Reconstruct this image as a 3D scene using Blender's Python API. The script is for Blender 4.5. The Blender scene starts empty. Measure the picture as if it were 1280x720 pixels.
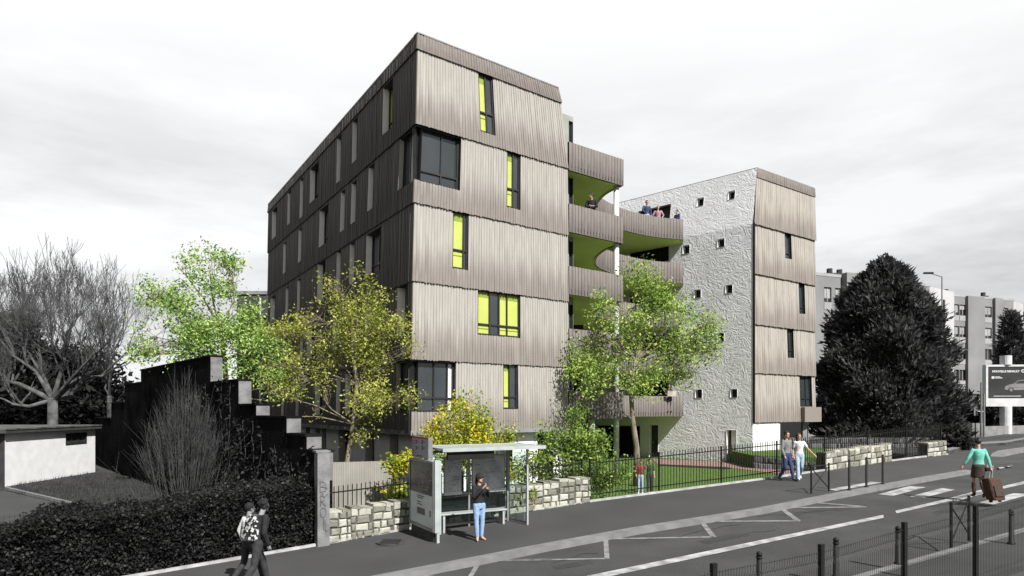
import bpy, math, random
import numpy as np
from mathutils import Vector, noise
R = math.radians
rnd = random.Random(7)
sc = bpy.context.scene
COL = sc.collection

# ------------------------------------------------------------------ camera, world, sun, exposure
F = 820.0; HOR = 511.0; ZC = 3.65                      # focal length and horizon in 1280x720 pixels, eye height
cd = bpy.data.cameras.new('camera'); cam = bpy.data.objects.new('camera', cd); COL.objects.link(cam)
cam.location = (0, 0, ZC); cam.rotation_euler = (R(90), 0, 0)
cd.sensor_width = 36; cd.lens = F/1280*36; cd.shift_y = (HOR-360)/1280; cd.clip_end = 3000; cd.clip_start = .1
sc.camera = cam
SUN_AZ, SUN_EL = R(35), R(43)                          # sun stands behind the camera, to its right
sv = Vector((math.sin(SUN_AZ)*math.cos(SUN_EL), -math.cos(SUN_AZ)*math.cos(SUN_EL), math.sin(SUN_EL)))
sl = bpy.data.lights.new('sun', 'SUN'); sl.energy = 4.6; sl.angle = R(.6); sl.color = (1, .975, .94)
so = bpy.data.objects.new('sun', sl); COL.objects.link(so); so.rotation_euler = sv.to_track_quat('Z', 'Y').to_euler()
w = bpy.data.worlds.new('World'); sc.world = w; w.use_nodes = True
nt = w.node_tree; nt.nodes.clear(); N = nt.nodes.new; L = nt.links.new
sky = N('ShaderNodeTexSky'); sky.sky_type = 'NISHITA'; sky.sun_disc = False
sky.sun_elevation = SUN_EL; sky.sun_rotation = math.atan2(sv.x, sv.y)
hs = N('ShaderNodeHueSaturation'); hs.inputs['Saturation'].default_value = .06; hs.inputs['Value'].default_value = .45; L(sky.outputs[0], hs.inputs['Color'])
b1 = N('ShaderNodeBackground'); b1.inputs[1].default_value = .05; L(hs.outputs[0], b1.inputs[0])
tc = N('ShaderNodeTexCoord'); mp = N('ShaderNodeMapping'); mp.inputs['Scale'].default_value = (1.1, 1.1, 4.6)
L(tc.outputs['Generated'], mp.inputs[0])
no = N('ShaderNodeTexNoise'); no.inputs['Scale'].default_value = 2.3; no.inputs['Detail'].default_value = 9; no.inputs['Roughness'].default_value = .58
L(mp.outputs[0], no.inputs[0])
cr = N('ShaderNodeValToRGB'); e = cr.color_ramp.elements
e[0].position = .36; e[0].color = (.20, .203, .207, 1); e[1].position = .60; e[1].color = (.385, .387, .39, 1)
L(no.outputs[0], cr.inputs[0])
sx = N('ShaderNodeSeparateXYZ'); L(tc.outputs['Generated'], sx.inputs[0])
er = N('ShaderNodeValToRGB'); q = er.color_ramp.elements                          # height above the horizon
q[0].position = 0; q[0].color = (.35, .35, .35, 1); q[1].position = .10; q[1].color = (.0, .0, .0, 1)
for p_, c_ in ((.035, .18), (.16, .08), (.30, .35), (.50, 1.0)):
    z_ = q.new(p_); z_.color = (c_, c_, c_, 1)
L(sx.outputs[2], er.inputs[0])
mx = N('ShaderNodeMixRGB'); L(er.outputs[0], mx.inputs[0]); L(cr.outputs[0], mx.inputs[1]); mx.inputs[2].default_value = (.475, .476, .478, 1)
b2 = N('ShaderNodeBackground'); b2.inputs[1].default_value = .93
zr = N('ShaderNodeValToRGB'); z0_ = zr.color_ramp.elements; z0_[0].position = .56; z0_[0].color = (1, 1, 1, 1); z0_[1].position = .8; z0_[1].color = (.28, .28, .28, 1); L(sx.outputs[2], zr.inputs[0])  # unseen sky overhead darkened to lower the fill on shaded walls
yr = N('ShaderNodeValToRGB'); z0_ = yr.color_ramp.elements; z0_[0].position = .3; z0_[0].color = (.45, .45, .45, 1); z0_[1].position = .5; z0_[1].color = (1, 1, 1, 1)  # sky behind the camera dimmed as well, again to cut fill
ya = N('ShaderNodeMath'); ya.operation = 'MULTIPLY_ADD'; L(sx.outputs[1], ya.inputs[0]); ya.inputs[1].default_value = .5; ya.inputs[2].default_value = .5; L(ya.outputs[0], yr.inputs[0])
m1 = N('ShaderNodeMixRGB'); m1.blend_type = 'MULTIPLY'; m1.inputs[0].default_value = 1; L(mx.outputs[0], m1.inputs[1]); L(zr.outputs[0], m1.inputs[2])
m2_ = N('ShaderNodeMixRGB'); m2_.blend_type = 'MULTIPLY'; m2_.inputs[0].default_value = 1; L(m1.outputs[0], m2_.inputs[1]); L(yr.outputs[0], m2_.inputs[2]); L(m2_.outputs[0], b2.inputs[0])
ad = N('ShaderNodeAddShader'); L(b1.outputs[0], ad.inputs[0]); L(b2.outputs[0], ad.inputs[1])
wo = N('ShaderNodeOutputWorld'); L(ad.outputs[0], wo.inputs[0])
vs = sc.view_settings; vs.view_transform = 'Standard'; vs.look = 'None'; vs.exposure = 1.0; vs.gamma = 1; vs.use_curve_mapping = False

# ------------------------------------------------------------------ ground function and pixel helpers
DX, DY = .873, .488                                     # the road runs this way and climbs
def g(s):
    s = max(s, -6)
    if s < 26: return .05*s
    if s < 36: t = s-26; return 1.3+.05*t-.0025*t*t
    return 1.55
def sn(x, y): return DX*x+DY*y, -DY*x+DX*y
def xy(s, n): return DX*s-DY*n, DY*s+DX*n
def W(px, py, Y): return Vector(((px-640)/F*Y, Y, ZC+(HOR-py)/F*Y))
def GP(px, py, dz=0.0):                                 # pixel -> point on the road plane
    a = (px-640)/F; b = (HOR-py)/F; lo, hi = 3, 400
    f = lambda Y: ZC+b*Y-(g(DX*a*Y+DY*Y)+dz)
    for _ in range(50):
        m = (lo+hi)/2
        if f(m) > 0: lo = m
        else: hi = m
    return Vector((a*lo, lo, ZC+b*lo))
def SN(px, py, dz=0): p = GP(px, py, dz); return sn(p.x, p.y)
def curve(pts, dz=0):
    a = sorted(SN(x, y, dz) for x, y in pts)
    S = [p[0] for p in a]; Nn = [p[1] for p in a]
    k0 = (Nn[1]-Nn[0])/(S[1]-S[0]); k1 = (Nn[-1]-Nn[-2])/(S[-1]-S[-2])
    def f(s):
        if s < S[0]: return Nn[0]+k0*(s-S[0])
        if s > S[-1]: return Nn[-1]+k1*(s-S[-1])
        return float(np.interp(s, S, Nn))
    return f
fence_n = curve([(180, 720), (395, 683), (511, 662), (740, 627.5), (960, 599), (1120, 576), (1180, 569)])
kerb_in = curve([(497, 719.5), (640, 692), (680, 684), (800, 662), (960, 636.5), (1032, 622), (1111, 607), (1168, 596.5), (1206, 590)])
def sst(a, b, x): t = min(1, max(0, (x-a)/(b-a))); return t*t*(3-2*t)
def G(x, y):                                            # height of the open ground
    s, n = sn(x, y); gs = g(s)
    if n < fence_n(s): return gs-.25
    t = sst(0, 2.5, n-fence_n(s))
    gl = -.12+(.52)*sst(-6, -1, x-(-.685/.728)*0)       # yard on the left, garden in the middle
    if y > 3: gl = gl*(1-sst(.56, .66, x/y))+1.35*sst(.56, .66, x/y)
    return (gs-.25)*(1-t)+gl*t

# ------------------------------------------------------------------ materials
def mat(name, c1, c2=None, scale=3.0, rough=.8, bump=0.0, bscale=None, spec=.3, metal=0, detail=6, stretch=None, island=None, lo=.35, hi=.65, coord='Object', coat=0, trans=0):
    m = bpy.data.materials.new(name); m.use_nodes = True
    t = m.node_tree; t.nodes.clear(); N = t.nodes.new; L = t.links.new
    o = N('ShaderNodeOutputMaterial'); b = N('ShaderNodeBsdfPrincipled'); L(b.outputs[0], o.inputs[0])
    b.inputs['Roughness'].default_value = rough; b.inputs['Metallic'].default_value = metal
    b.inputs['Specular IOR Level'].default_value = spec; b.inputs['Coat Weight'].default_value = coat
    b.inputs['Transmission Weight'].default_value = trans
    c1 = tuple(c1)+(1,) ; c2 = tuple(c2)+(1,) if c2 else c1
    tc = N('ShaderNodeTexCoord'); mp = N('ShaderNodeMapping'); L(tc.outputs[coord], mp.inputs[0])
    if stretch: mp.inputs['Scale'].default_value = stretch
    no = N('ShaderNodeTexNoise'); no.inputs['Scale'].default_value = scale; no.inputs['Detail'].default_value = detail; L(mp.outputs[0], no.inputs[0])
    cr = N('ShaderNodeValToRGB'); cr.color_ramp.elements[0].position = lo; cr.color_ramp.elements[1].position = hi
    cr.color_ramp.elements[0].color = c1; cr.color_ramp.elements[1].color = c2
    if island:
        ge = N('ShaderNodeNewGeometry'); ma = N('ShaderNodeMath'); ma.operation = 'MULTIPLY_ADD'
        L(ge.outputs['Random Per Island'], ma.inputs[0]); ma.inputs[1].default_value = island; L(no.outputs[0], ma.inputs[2])
        mb = N('ShaderNodeMath'); mb.operation = 'SUBTRACT'; L(ma.outputs[0], mb.inputs[0]); mb.inputs[1].default_value = island/2
        L(mb.outputs[0], cr.inputs[0])
    else: L(no.outputs[0], cr.inputs[0])
    L(cr.outputs[0], b.inputs['Base Color'])
    if bump:
        n2 = N('ShaderNodeTexNoise'); n2.inputs['Scale'].default_value = bscale or scale*6; n2.inputs['Detail'].default_value = 5; L(mp.outputs[0], n2.inputs[0])
        bu = N('ShaderNodeBump'); bu.inputs['Strength'].default_value = min(1, bump); bu.inputs['Distance'].default_value = .02 if bump <= 1 else .02*bump
        L(n2.outputs[0], bu.inputs['Height']); L(bu.outputs[0], b.inputs['Normal'])
    return m
def grey(v): return (v, v*1.01, v*1.03)
M = {}
M['asphalt'] = mat('asphalt', grey(.034), grey(.054), .8, .9, 1.4, 45, lo=.3, hi=.7, detail=12)
M['pavement'] = mat('pavement_asphalt', grey(.036), grey(.050), .5, .9, .6, 70, lo=.3, hi=.7)
M['kerbstone'] = mat('kerbstone', grey(.115), grey(.16), 2.5, .85, .4, 30)
M['paint'] = mat('road_paint', grey(.17), grey(.36), 3.5, .8, .2, 40)
M['paint_worn'] = mat('road_paint_worn', grey(.11), grey(.20), 5, .85, .2, 40)
M['paint_white'] = mat('paint_white', grey(.22), grey(.36), 3, .8)
M['yard'] = mat('yard_ground', grey(.018), grey(.045), 1.2, .95, .8, 12)
M['yardgrass'] = mat('yard_grass', grey(.014), grey(.036), 5, .95, 1, 30)
M['lawn'] = mat('lawn_grass', (.035, .075, .010), (.09, .155, .025), 9, .95, 1.5, 40)
M['brick_path'] = mat('brick_path', (.17, .10, .085), (.26, .17, .15), 6, .9, .4)
M['turret'] = mat('turret_render', (.20, .21, .18), (.24, .25, .21), 2, .85)
M['darkwall'] = mat('blackened_render', grey(.0045), grey(.015), .9, .95, 1.5, 9, detail=12, spec=0, lo=.3, hi=.7)
M['pier'] = mat('pier_concrete', grey(.10), grey(.17), 3, .9, .5, 20)
M['white'] = mat('white_render', (.62, .62, .62), (.70, .70, .70), 2, .85, .2, 30)
M['concrete'] = mat('grey_concrete', grey(.13), grey(.19), 1.5, .9, .3)
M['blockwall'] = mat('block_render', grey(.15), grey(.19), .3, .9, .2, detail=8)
M['blocklit'] = mat('block_end_render', grey(.30), grey(.36), .3, .9, .2, detail=8)  # paler copy of the block render, sunlight on the end walls in its colour
M['blockpanel'] = mat('block_panel', grey(.22), grey(.28), .5, .9)
M['shutter'] = mat('roller_shutter', grey(.20), grey(.3), .5, .7)
M['blockglass'] = mat('block_window_glass', grey(.02), grey(.035), 1, .2, spec=.5)
M['frame'] = mat('black_frame', grey(.012), grey(.018), 3, .45, spec=.4)
M['glass'] = mat('dark_glass', (.022, .027, .03), (.04, .046, .05), .35, .06, spec=.7, detail=2)
M['blackhole'] = mat('dark_opening', grey(.003), grey(.006), 2, .6)
M['lime'] = mat('lime_blind', (.33, .370, .085), (.36, .40, .095), 1.5, .5, spec=.3)
M['limedark'] = mat('lime_blind_folded', (.16, .21, .03), (.19, .25, .035), 2, .5)
M['greenceil'] = mat('green_painted_soffit', (.55, .70, .16), (.58, .74, .18), 1.2, .75)
M['col'] = mat('white_column', grey(.42), grey(.5), 2, .5)
M['metal'] = mat('dark_iron', grey(.006), grey(.010), 4, .6, spec=.2)
M['greymetal'] = mat('grey_metal', grey(.16), grey(.22), 3, .4, metal=.3, spec=.5)
M['lightmetal'] = mat('light_metal', (.30, .33, .33), (.38, .41, .41), 3, .35, metal=.2, spec=.5)
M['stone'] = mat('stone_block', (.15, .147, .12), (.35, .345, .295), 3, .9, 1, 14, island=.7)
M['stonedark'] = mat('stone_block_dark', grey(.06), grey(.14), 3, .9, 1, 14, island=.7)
M['mortar'] = mat('mortar', (.05, .05, .045), (.09, .09, .08), 6, .95, .6)
M['twig'] = mat('twig_grey', grey(.018), grey(.05), 3, .95)
M['twigpale'] = mat('twig_pale_grey', grey(.035), grey(.085), 3, .95)
M['reveal_sunlit'] = mat('sunlit_window_reveal', (.74, .72, .68), (.80, .78, .74), 4, .8)  # near-white colour stands in for sun on the shaded facade's far jambs
M['bark'] = mat('bark', (.10, .085, .06), (.22, .19, .14), 5, .95, 1, 20, stretch=(1, 1, .3))
M['barkgrey'] = mat('bark_grey', grey(.02), grey(.07), 3, .95, .6, 20)
M['barkpale'] = mat('bark_pale_grey', grey(.035), grey(.10), 2, .95, .6, 12)
M['corr'] = mat('pale_sheet_metal', (.20, .19, .17), (.26, .25, .225), 1.2, .6, spec=.3)
M['paving_dark'] = mat('dark_grey_plain', grey(.03), grey(.05), 2, .85)  # one even dark grey shared by walls, doors, trim and print
M['greyskin'] = mat('grey_skin', grey(.16), grey(.2), 6, .6)
M['skin'] = mat('skin', (.36, .215, .155), (.42, .25, .18), 6, .55)
M['darkskin'] = mat('brown_skin', (.06, .03, .02), (.08, .04, .03), 6, .5)
M['hair'] = mat('dark_hair', (.012, .008, .006), (.03, .02, .015), 20, .6)
def leafmat(name, a, b, c=None, spec=.25):
    m = mat(name, a, b, 1.3, .55, island=.55, spec=spec, coord='Object', detail=3)
    bs = [n for n in m.node_tree.nodes if n.type == 'BSDF_PRINCIPLED'][0]; cr = [n for n in m.node_tree.nodes if n.type == 'VALTORGB'][0]
    if c:
        e = cr.color_ramp.elements.new(.5); e.color = tuple(b)+(1,); cr.color_ramp.elements[2].color = tuple(c)+(1,); cr.color_ramp.elements[2].position = .72; cr.color_ramp.elements[0].position = .28
    tr = m.node_tree.nodes.new('ShaderNodeBsdfTranslucent'); mixs = m.node_tree.nodes.new('ShaderNodeMixShader'); mixs.inputs[0].default_value = .42
    o = [n for n in m.node_tree.nodes if n.type == 'OUTPUT_MATERIAL'][0]; L = m.node_tree.links.new
    L(cr.outputs[0], tr.inputs[0]); L(bs.outputs[0], mixs.inputs[1]); L(tr.outputs[0], mixs.inputs[2]); L(mixs.outputs[0], o.inputs[0])
    return m
M['leaf_green'] = leafmat('leaf_bright_green', (.11, .21, .035), (.27, .42, .09), (.48, .60, .22))
M['leaf_green2'] = leafmat('leaf_fresh_green', (.09, .17, .025), (.24, .36, .06), (.45, .54, .15))
M['leaf_olive'] = leafmat('leaf_olive', (.13, .16, .02), (.31, .35, .06), (.50, .50, .13))
M['leaf_yellow'] = leafmat('leaf_yellow', (.10, .17, .02), (.30, .36, .04), (.60, .50, .04))
M['leaf_shrub'] = leafmat('leaf_shrub_green', (.05, .10, .015), (.14, .23, .035), (.30, .40, .09))
M['leaf_dark'] = leafmat('leaf_dark', grey(.004), grey(.012), grey(.034))
M['needle'] = leafmat('needle_dark', grey(.018), grey(.042), grey(.10))

def wood(name, pale, brown, pitch, rough=.8, grad=(.08, .95), contrast=1):
    m = bpy.data.materials.new(name); m.use_nodes = True
    t = m.node_tree; t.nodes.clear(); N = t.nodes.new; L = t.links.new
    o = N('ShaderNodeOutputMaterial'); b = N('ShaderNodeBsdfPrincipled'); L(b.outputs[0], o.inputs[0])
    b.inputs['Roughness'].default_value = rough; b.inputs['Specular IOR Level'].default_value = .2
    uv = N('ShaderNodeUVMap'); sp = N('ShaderNodeSeparateXYZ'); L(uv.outputs[0], sp.inputs[0])
    d = N('ShaderNodeMath'); d.operation = 'DIVIDE'; L(sp.outputs[0], d.inputs[0]); d.inputs[1].default_value = pitch
    fl = N('ShaderNodeMath'); fl.operation = 'FLOOR'; L(d.outputs[0], fl.inputs[0])
    wn = N('ShaderNodeTexWhiteNoise'); wn.noise_dimensions = '1D'; L(fl.outputs[0], wn.inputs['W'])
    # weathered tone: pale at the head of each course, browner towards its foot, the edge differs board by board
    n0 = N('ShaderNodeTexNoise'); n0.inputs['Scale'].default_value = 1.0; n0.inputs['Detail'].default_value = 4
    mp = N('ShaderNodeMapping'); L(uv.outputs[0], mp.inputs[0]); mp.inputs['Scale'].default_value = (9, 1.4, 1); L(mp.outputs[0], n0.inputs[0])
    a = N('ShaderNodeMath'); a.operation = 'MULTIPLY_ADD'; L(wn.outputs['Value'], a.inputs[0]); a.inputs[1].default_value = .22*contrast; L(sp.outputs[1], a.inputs[2])
    a2 = N('ShaderNodeMath'); a2.operation = 'MULTIPLY_ADD'; L(n0.outputs[0], a2.inputs[0]); a2.inputs[1].default_value = .16; L(a.outputs[0], a2.inputs[2])
    a3 = N('ShaderNodeMath'); a3.operation = 'SUBTRACT'; L(a2.outputs[0], a3.inputs[0]); a3.inputs[1].default_value = .17
    cr = N('ShaderNodeValToRGB'); e = cr.color_ramp.elements; e[0].position = grad[0]; e[1].position = grad[1]; cr.color_ramp.interpolation = 'EASE'
    e[0].color = tuple(brown)+(1,); e[1].color = tuple(pale)+(1,); L(a3.outputs[0], cr.inputs[0])
    # grain streaks
    n2 = N('ShaderNodeTexNoise'); n2.inputs['Scale'].default_value = 1; n2.inputs['Detail'].default_value = 6
    m2 = N('ShaderNodeMapping'); L(uv.outputs[0], m2.inputs[0]); m2.inputs['Scale'].default_value = (38, 2.2, 1); L(m2.outputs[0], n2.inputs[0])
    c2 = N('ShaderNodeValToRGB'); c2.color_ramp.elements[0].position = .3; c2.color_ramp.elements[1].position = .7
    c2.color_ramp.elements[0].color = (.84, .84, .84, 1); c2.color_ramp.elements[1].color = (1.12, 1.12, 1.12, 1); L(n2.outputs[0], c2.inputs[0])
    mu = N('ShaderNodeMixRGB'); mu.blend_type = 'MULTIPLY'; mu.inputs[0].default_value = 1; L(cr.outputs[0], mu.inputs[1]); L(c2.outputs[0], mu.inputs[2])
    L(mu.outputs[0], b.inputs['Base Color'])
    bu = N('ShaderNodeBump'); bu.inputs['Strength'].default_value = .4; bu.inputs['Distance'].default_value = .006; L(n2.outputs[0], bu.inputs['Height']); L(bu.outputs[0], b.inputs['Normal'])
    return m
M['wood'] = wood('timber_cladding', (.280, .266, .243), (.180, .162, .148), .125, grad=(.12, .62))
M['woodB'] = wood('timber_cladding_far', (.272, .252, .224), (.180, .158, .141), .22, grad=(.10, .65))
M['woodtop'] = wood('timber_parapet', (.165, .147, .135), (.140, .123, .112), .125)
M['woodshade'] = wood('timber_cladding_side', (.100, .092, .083), (.070, .063, .057), .14)  # darker copy of the cladding: the side's shade is put into its colour
M['woodbal'] = wood('timber_balcony', (.175, .158, .146), (.115, .102, .094), .16)
M['reveal'] = mat('pale_window_reveal', (.34, .32, .28), (.40, .37, .33), 4, .8)

def stucco(name, c1, c2, dist=.017):
    m = bpy.data.materials.new(name); m.use_nodes = True
    t = m.node_tree; t.nodes.clear(); N = t.nodes.new; L = t.links.new
    o = N('ShaderNodeOutputMaterial'); b = N('ShaderNodeBsdfPrincipled'); L(b.outputs[0], o.inputs[0]); b.inputs['Roughness'].default_value = .9
    uv = N('ShaderNodeUVMap')
    n1 = N('ShaderNodeTexNoise'); n1.inputs['Scale'].default_value = .35; n1.inputs['Detail'].default_value = 2; L(uv.outputs[0], n1.inputs[0])
    n1.inputs['Scale'].default_value = .9
    ad = N('ShaderNodeVectorMath'); ad.operation = 'MULTIPLY_ADD'; L(n1.outputs['Color'], ad.inputs[0]); ad.inputs[1].default_value = (1.1, 1.1, 0); L(uv.outputs[0], ad.inputs[2])
    wv = N('ShaderNodeTexNoise'); wv.inputs['Scale'].default_value = 1.35; wv.inputs['Detail'].default_value = 1.2; wv.inputs['Distortion'].default_value = 2.2; L(ad.outputs[0], wv.inputs[0])
    s1 = N('ShaderNodeMath'); s1.operation = 'MULTIPLY'; L(wv.outputs[0], s1.inputs[0]); s1.inputs[1].default_value = 22
    s2 = N('ShaderNodeMath'); s2.operation = 'SINE'; L(s1.outputs[0], s2.inputs[0])
    n3 = N('ShaderNodeTexNoise'); n3.inputs['Scale'].default_value = 9; n3.inputs['Detail'].default_value = 3; L(uv.outputs[0], n3.inputs[0])
    s3 = N('ShaderNodeMath'); s3.operation = 'MULTIPLY'; L(s2.outputs[0], s3.inputs[0]); L(n3.outputs[0], s3.inputs[1])
    am = N('ShaderNodeMath'); am.operation = 'MULTIPLY_ADD'; L(n3.outputs[0], am.inputs[0]); am.inputs[1].default_value = .8; L(s3.outputs[0], am.inputs[2])
    bu = N('ShaderNodeBump'); bu.inputs['Strength'].default_value = .55; bu.inputs['Distance'].default_value = dist*1.1; L(am.outputs[0], bu.inputs['Height']); L(bu.outputs[0], b.inputs['Normal'])
    n4 = N('ShaderNodeTexNoise'); n4.inputs['Scale'].default_value = .6; n4.inputs['Detail'].default_value = 6; L(uv.outputs[0], n4.inputs[0])
    cr = N('ShaderNodeValToRGB'); cr.color_ramp.elements[0].position = .35; cr.color_ramp.elements[1].position = .65
    cr.color_ramp.elements[0].color = tuple(c1)+(1,); cr.color_ramp.elements[1].color = tuple(c2)+(1,); L(n4.outputs[0], cr.inputs[0]); L(cr.outputs[0], b.inputs['Base Color'])
    return m
M['stucco'] = stucco('swirled_white_render', grey(.56), grey(.64))
M['stuccogrey'] = stucco('swirled_grey_render', grey(.44), grey(.52))
def glassmat():
    m = bpy.data.materials.new('clear_glass'); m.use_nodes = True; t = m.node_tree; t.nodes.clear(); N = t.nodes.new; L = t.links.new
    o = N('ShaderNodeOutputMaterial'); tr = N('ShaderNodeBsdfTransparent'); tr.inputs[0].default_value = (.80, .87, .85, 1)
    gl = N('ShaderNodeBsdfGlossy'); gl.inputs['Roughness'].default_value = .03; fr = N('ShaderNodeLayerWeight'); fr.inputs[0].default_value = .12
    mi = N('ShaderNodeMixShader'); L(fr.outputs['Facing'], mi.inputs[0]); L(tr.outputs[0], mi.inputs[1]); L(gl.outputs[0], mi.inputs[2]); L(mi.outputs[0], o.inputs[0]); return m
M['clear'] = glassmat()

# ------------------------------------------------------------------ object helpers
def V(*a): return Vector(a)
def tag(o, label=None, cat=None, group=None, kind=None):
    if label: o['label'] = label
    if cat: o['category'] = cat
    if group: o['group'] = group
    if kind: o['kind'] = kind
    return o
def T(name, label, cat, loc=(0, 0, 0), group=None, rz=0):
    o = bpy.data.objects.new(name, None); COL.objects.link(o); o.location = loc; o.rotation_euler = (0, 0, rz); o.empty_display_size = .1
    return tag(o, label, cat, group)
class MB:
    def __init__(s): s.v = []; s.f = []; s.m = []; s.uv = []
    def face(s, pts, m=0, uv=None):
        n = len(s.v); s.v += [tuple(p) for p in pts]; s.f.append(tuple(range(n, n+len(pts)))); s.m.append(m)
        s.uv.append(uv or [(0, 0)]*len(pts)); return s
    def poly(s, verts, faces, m=0):
        n = len(s.v); s.v += [tuple(p) for p in verts]
        for f in faces: s.f.append(tuple(i+n for i in f)); s.m.append(m); s.uv.append([(0, 0)]*len(f))
        return s
    def ob(s, o, a, b, c, m=0):                         # box from a corner and three edge vectors
        o, a, b, c = map(Vector, (o, a, b, c))
        if a.cross(b).dot(c) < 0: a, b = b, a
        p = [o, o+a, o+a+b, o+b, o+c, o+a+c, o+a+b+c, o+b+c]
        return s.poly(p, [(3, 2, 1, 0), (4, 5, 6, 7), (0, 1, 5, 4), (1, 2, 6, 5), (2, 3, 7, 6), (3, 0, 4, 7)], m)
    def bx(s, c, d, m=0, rz=0):
        x, y, z = d; ca, sa = math.cos(rz), math.sin(rz); a = V(ca*x, sa*x, 0); b = V(-sa*y, ca*y, 0); k = V(0, 0, z)
        return s.ob(Vector(c)-a/2-b/2-k/2, a, b, k, m)
    def tube(s, pts, rad, n=6, m=0, cap=True):
        pts = [Vector(p) for p in pts]; k = len(pts)
        if not hasattr(rad, '__len__'): rad = [rad]*k
        base = len(s.v); up = V(0, 0, 1); 
        for i, p in enumerate(pts):
            d = (pts[min(i+1, k-1)]-pts[max(i-1, 0)]); d = d.normalized() if d.length > 1e-9 else V(0, 0, 1)
            u = V(0, 0, 1) if abs(d.z) < .9 else V(1, 0, 0)
            a = d.cross(u).normalized(); b = d.cross(a)
            for j in range(n):
                t = 2*math.pi*j/n; s.v.append(tuple(p+a*(math.cos(t)*rad[i])+b*(math.sin(t)*rad[i])))
        for i in range(k-1):
            for j in range(n):
                q = base+i*n; s.f.append((q+j, q+(j+1) % n, q+n+(j+1) % n, q+n+j)); s.m.append(m); s.uv.append([(0, 0)]*4)
        if cap:
            s.f.append(tuple(base+j for j in range(n))[::-1]); s.m.append(m); s.uv.append([(0, 0)]*n)
            s.f.append(tuple(base+(k-1)*n+j for j in range(n))); s.m.append(m); s.uv.append([(0, 0)]*n)
        return s
    def ball(s, c, r, n=10, m=0, sc=(1, 1, 1)):
        c = Vector(c); base = len(s.v); k = n//2
        for i in range(k+1):
            a = math.pi*i/k
            for j in range(n):
                t = 2*math.pi*j/n; s.v.append((c.x+r*sc[0]*math.sin(a)*math.cos(t), c.y+r*sc[1]*math.sin(a)*math.sin(t), c.z+r*sc[2]*math.cos(a)))
        for i in range(k):
            for j in range(n): q = base+i*n; s.f.append((q+j, q+n+j, q+n+(j+1) % n, q+(j+1) % n)); s.m.append(m); s.uv.append([(0, 0)]*4)
        return s
    def prism(s, poly, z0, z1, m=0, mt=None, mbot=None):   # poly [(x,y)]; z0,z1 numbers
        n = len(poly); A = sum(poly[i][0]*poly[(i+1) % n][1]-poly[(i+1) % n][0]*poly[i][1] for i in range(n))
        if A < 0: poly = poly[::-1]
        b = [V(x, y, z0) for x, y in poly]; t = [V(x, y, z1) for x, y in poly]
        u = 0
        for i in range(n):
            j = (i+1) % n; l = (b[j]-b[i]).length
            s.face([b[i], b[j], t[j], t[i]], m, [(u, 0), (u+l, 0), (u+l, 1), (u, 1)]); u += l
        s.face(t, m if mt is None else mt, [(p[0], p[1]) for p in poly]); s.face(b[::-1], m if mbot is None else mbot)
        return s
    def build(s, name, mats, parent=None, smooth=False, label=None):
        me = bpy.data.meshes.new(name); off = parent.matrix_basis.to_translation() if parent is not None else V(0, 0, 0)
        if parent is not None and parent.parent is not None: off = off+parent.parent.matrix_basis.to_translation()
        va = np.array(s.v, dtype=float).reshape(-1, 3)-np.array(off); me.from_pydata(va.tolist(), [], s.f)
        if not isinstance(mats, (list, tuple)): mats = [mats]
        for k in mats: me.materials.append(M[k] if isinstance(k, str) else k)
        me.polygons.foreach_set('material_index', s.m)
        if any(any(c != (0, 0) for c in q) for q in s.uv[:50]) or any(q[1] != (0, 0) for q in s.uv[::37]):
            ul = me.uv_layers.new(name='UVMap'); ul.data.foreach_set('uv', [c for q in s.uv for p in q for c in p])
        if smooth: me.polygons.foreach_set('use_smooth', [True]*len(s.f))
        me.update(); o = bpy.data.objects.new(name, me); COL.objects.link(o)
        if parent is not None: o.parent = parent
        if label: o['label'] = label
        return o
def copy_tree(o, parent=None):
    c = o.copy(); COL.objects.link(c)
    if parent is not None: c.parent = parent
    for ch in list(o.children): copy_tree(ch, c)
    return c
def text(s, size, m, parent, origin, ux, uz, name='lettering', depth=.004, align='LEFT', bold=0):
    cu = bpy.data.curves.new('t', 'FONT'); cu.body = s; cu.size = size; cu.extrude = depth; cu.align_x = align; cu.resolution_u = 2; cu.offset = bold
    o = bpy.data.objects.new('t', cu); COL.objects.link(o)
    me = bpy.data.meshes.new_from_object(o.evaluated_get(bpy.context.evaluated_depsgraph_get())); bpy.data.objects.remove(o)
    ux = Vector(ux).normalized(); uz = Vector(uz).normalized(); un = ux.cross(uz); off = parent.location.copy()
    if parent.parent: off += parent.parent.location
    for v in me.vertices: v.co = Vector(origin)+ux*v.co.x+uz*v.co.y+un*v.co.z-off
    me.name = name; me.materials.clear(); me.materials.append(M[m]); o = bpy.data.objects.new(name, me); COL.objects.link(o); o.parent = parent
    return o

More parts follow.
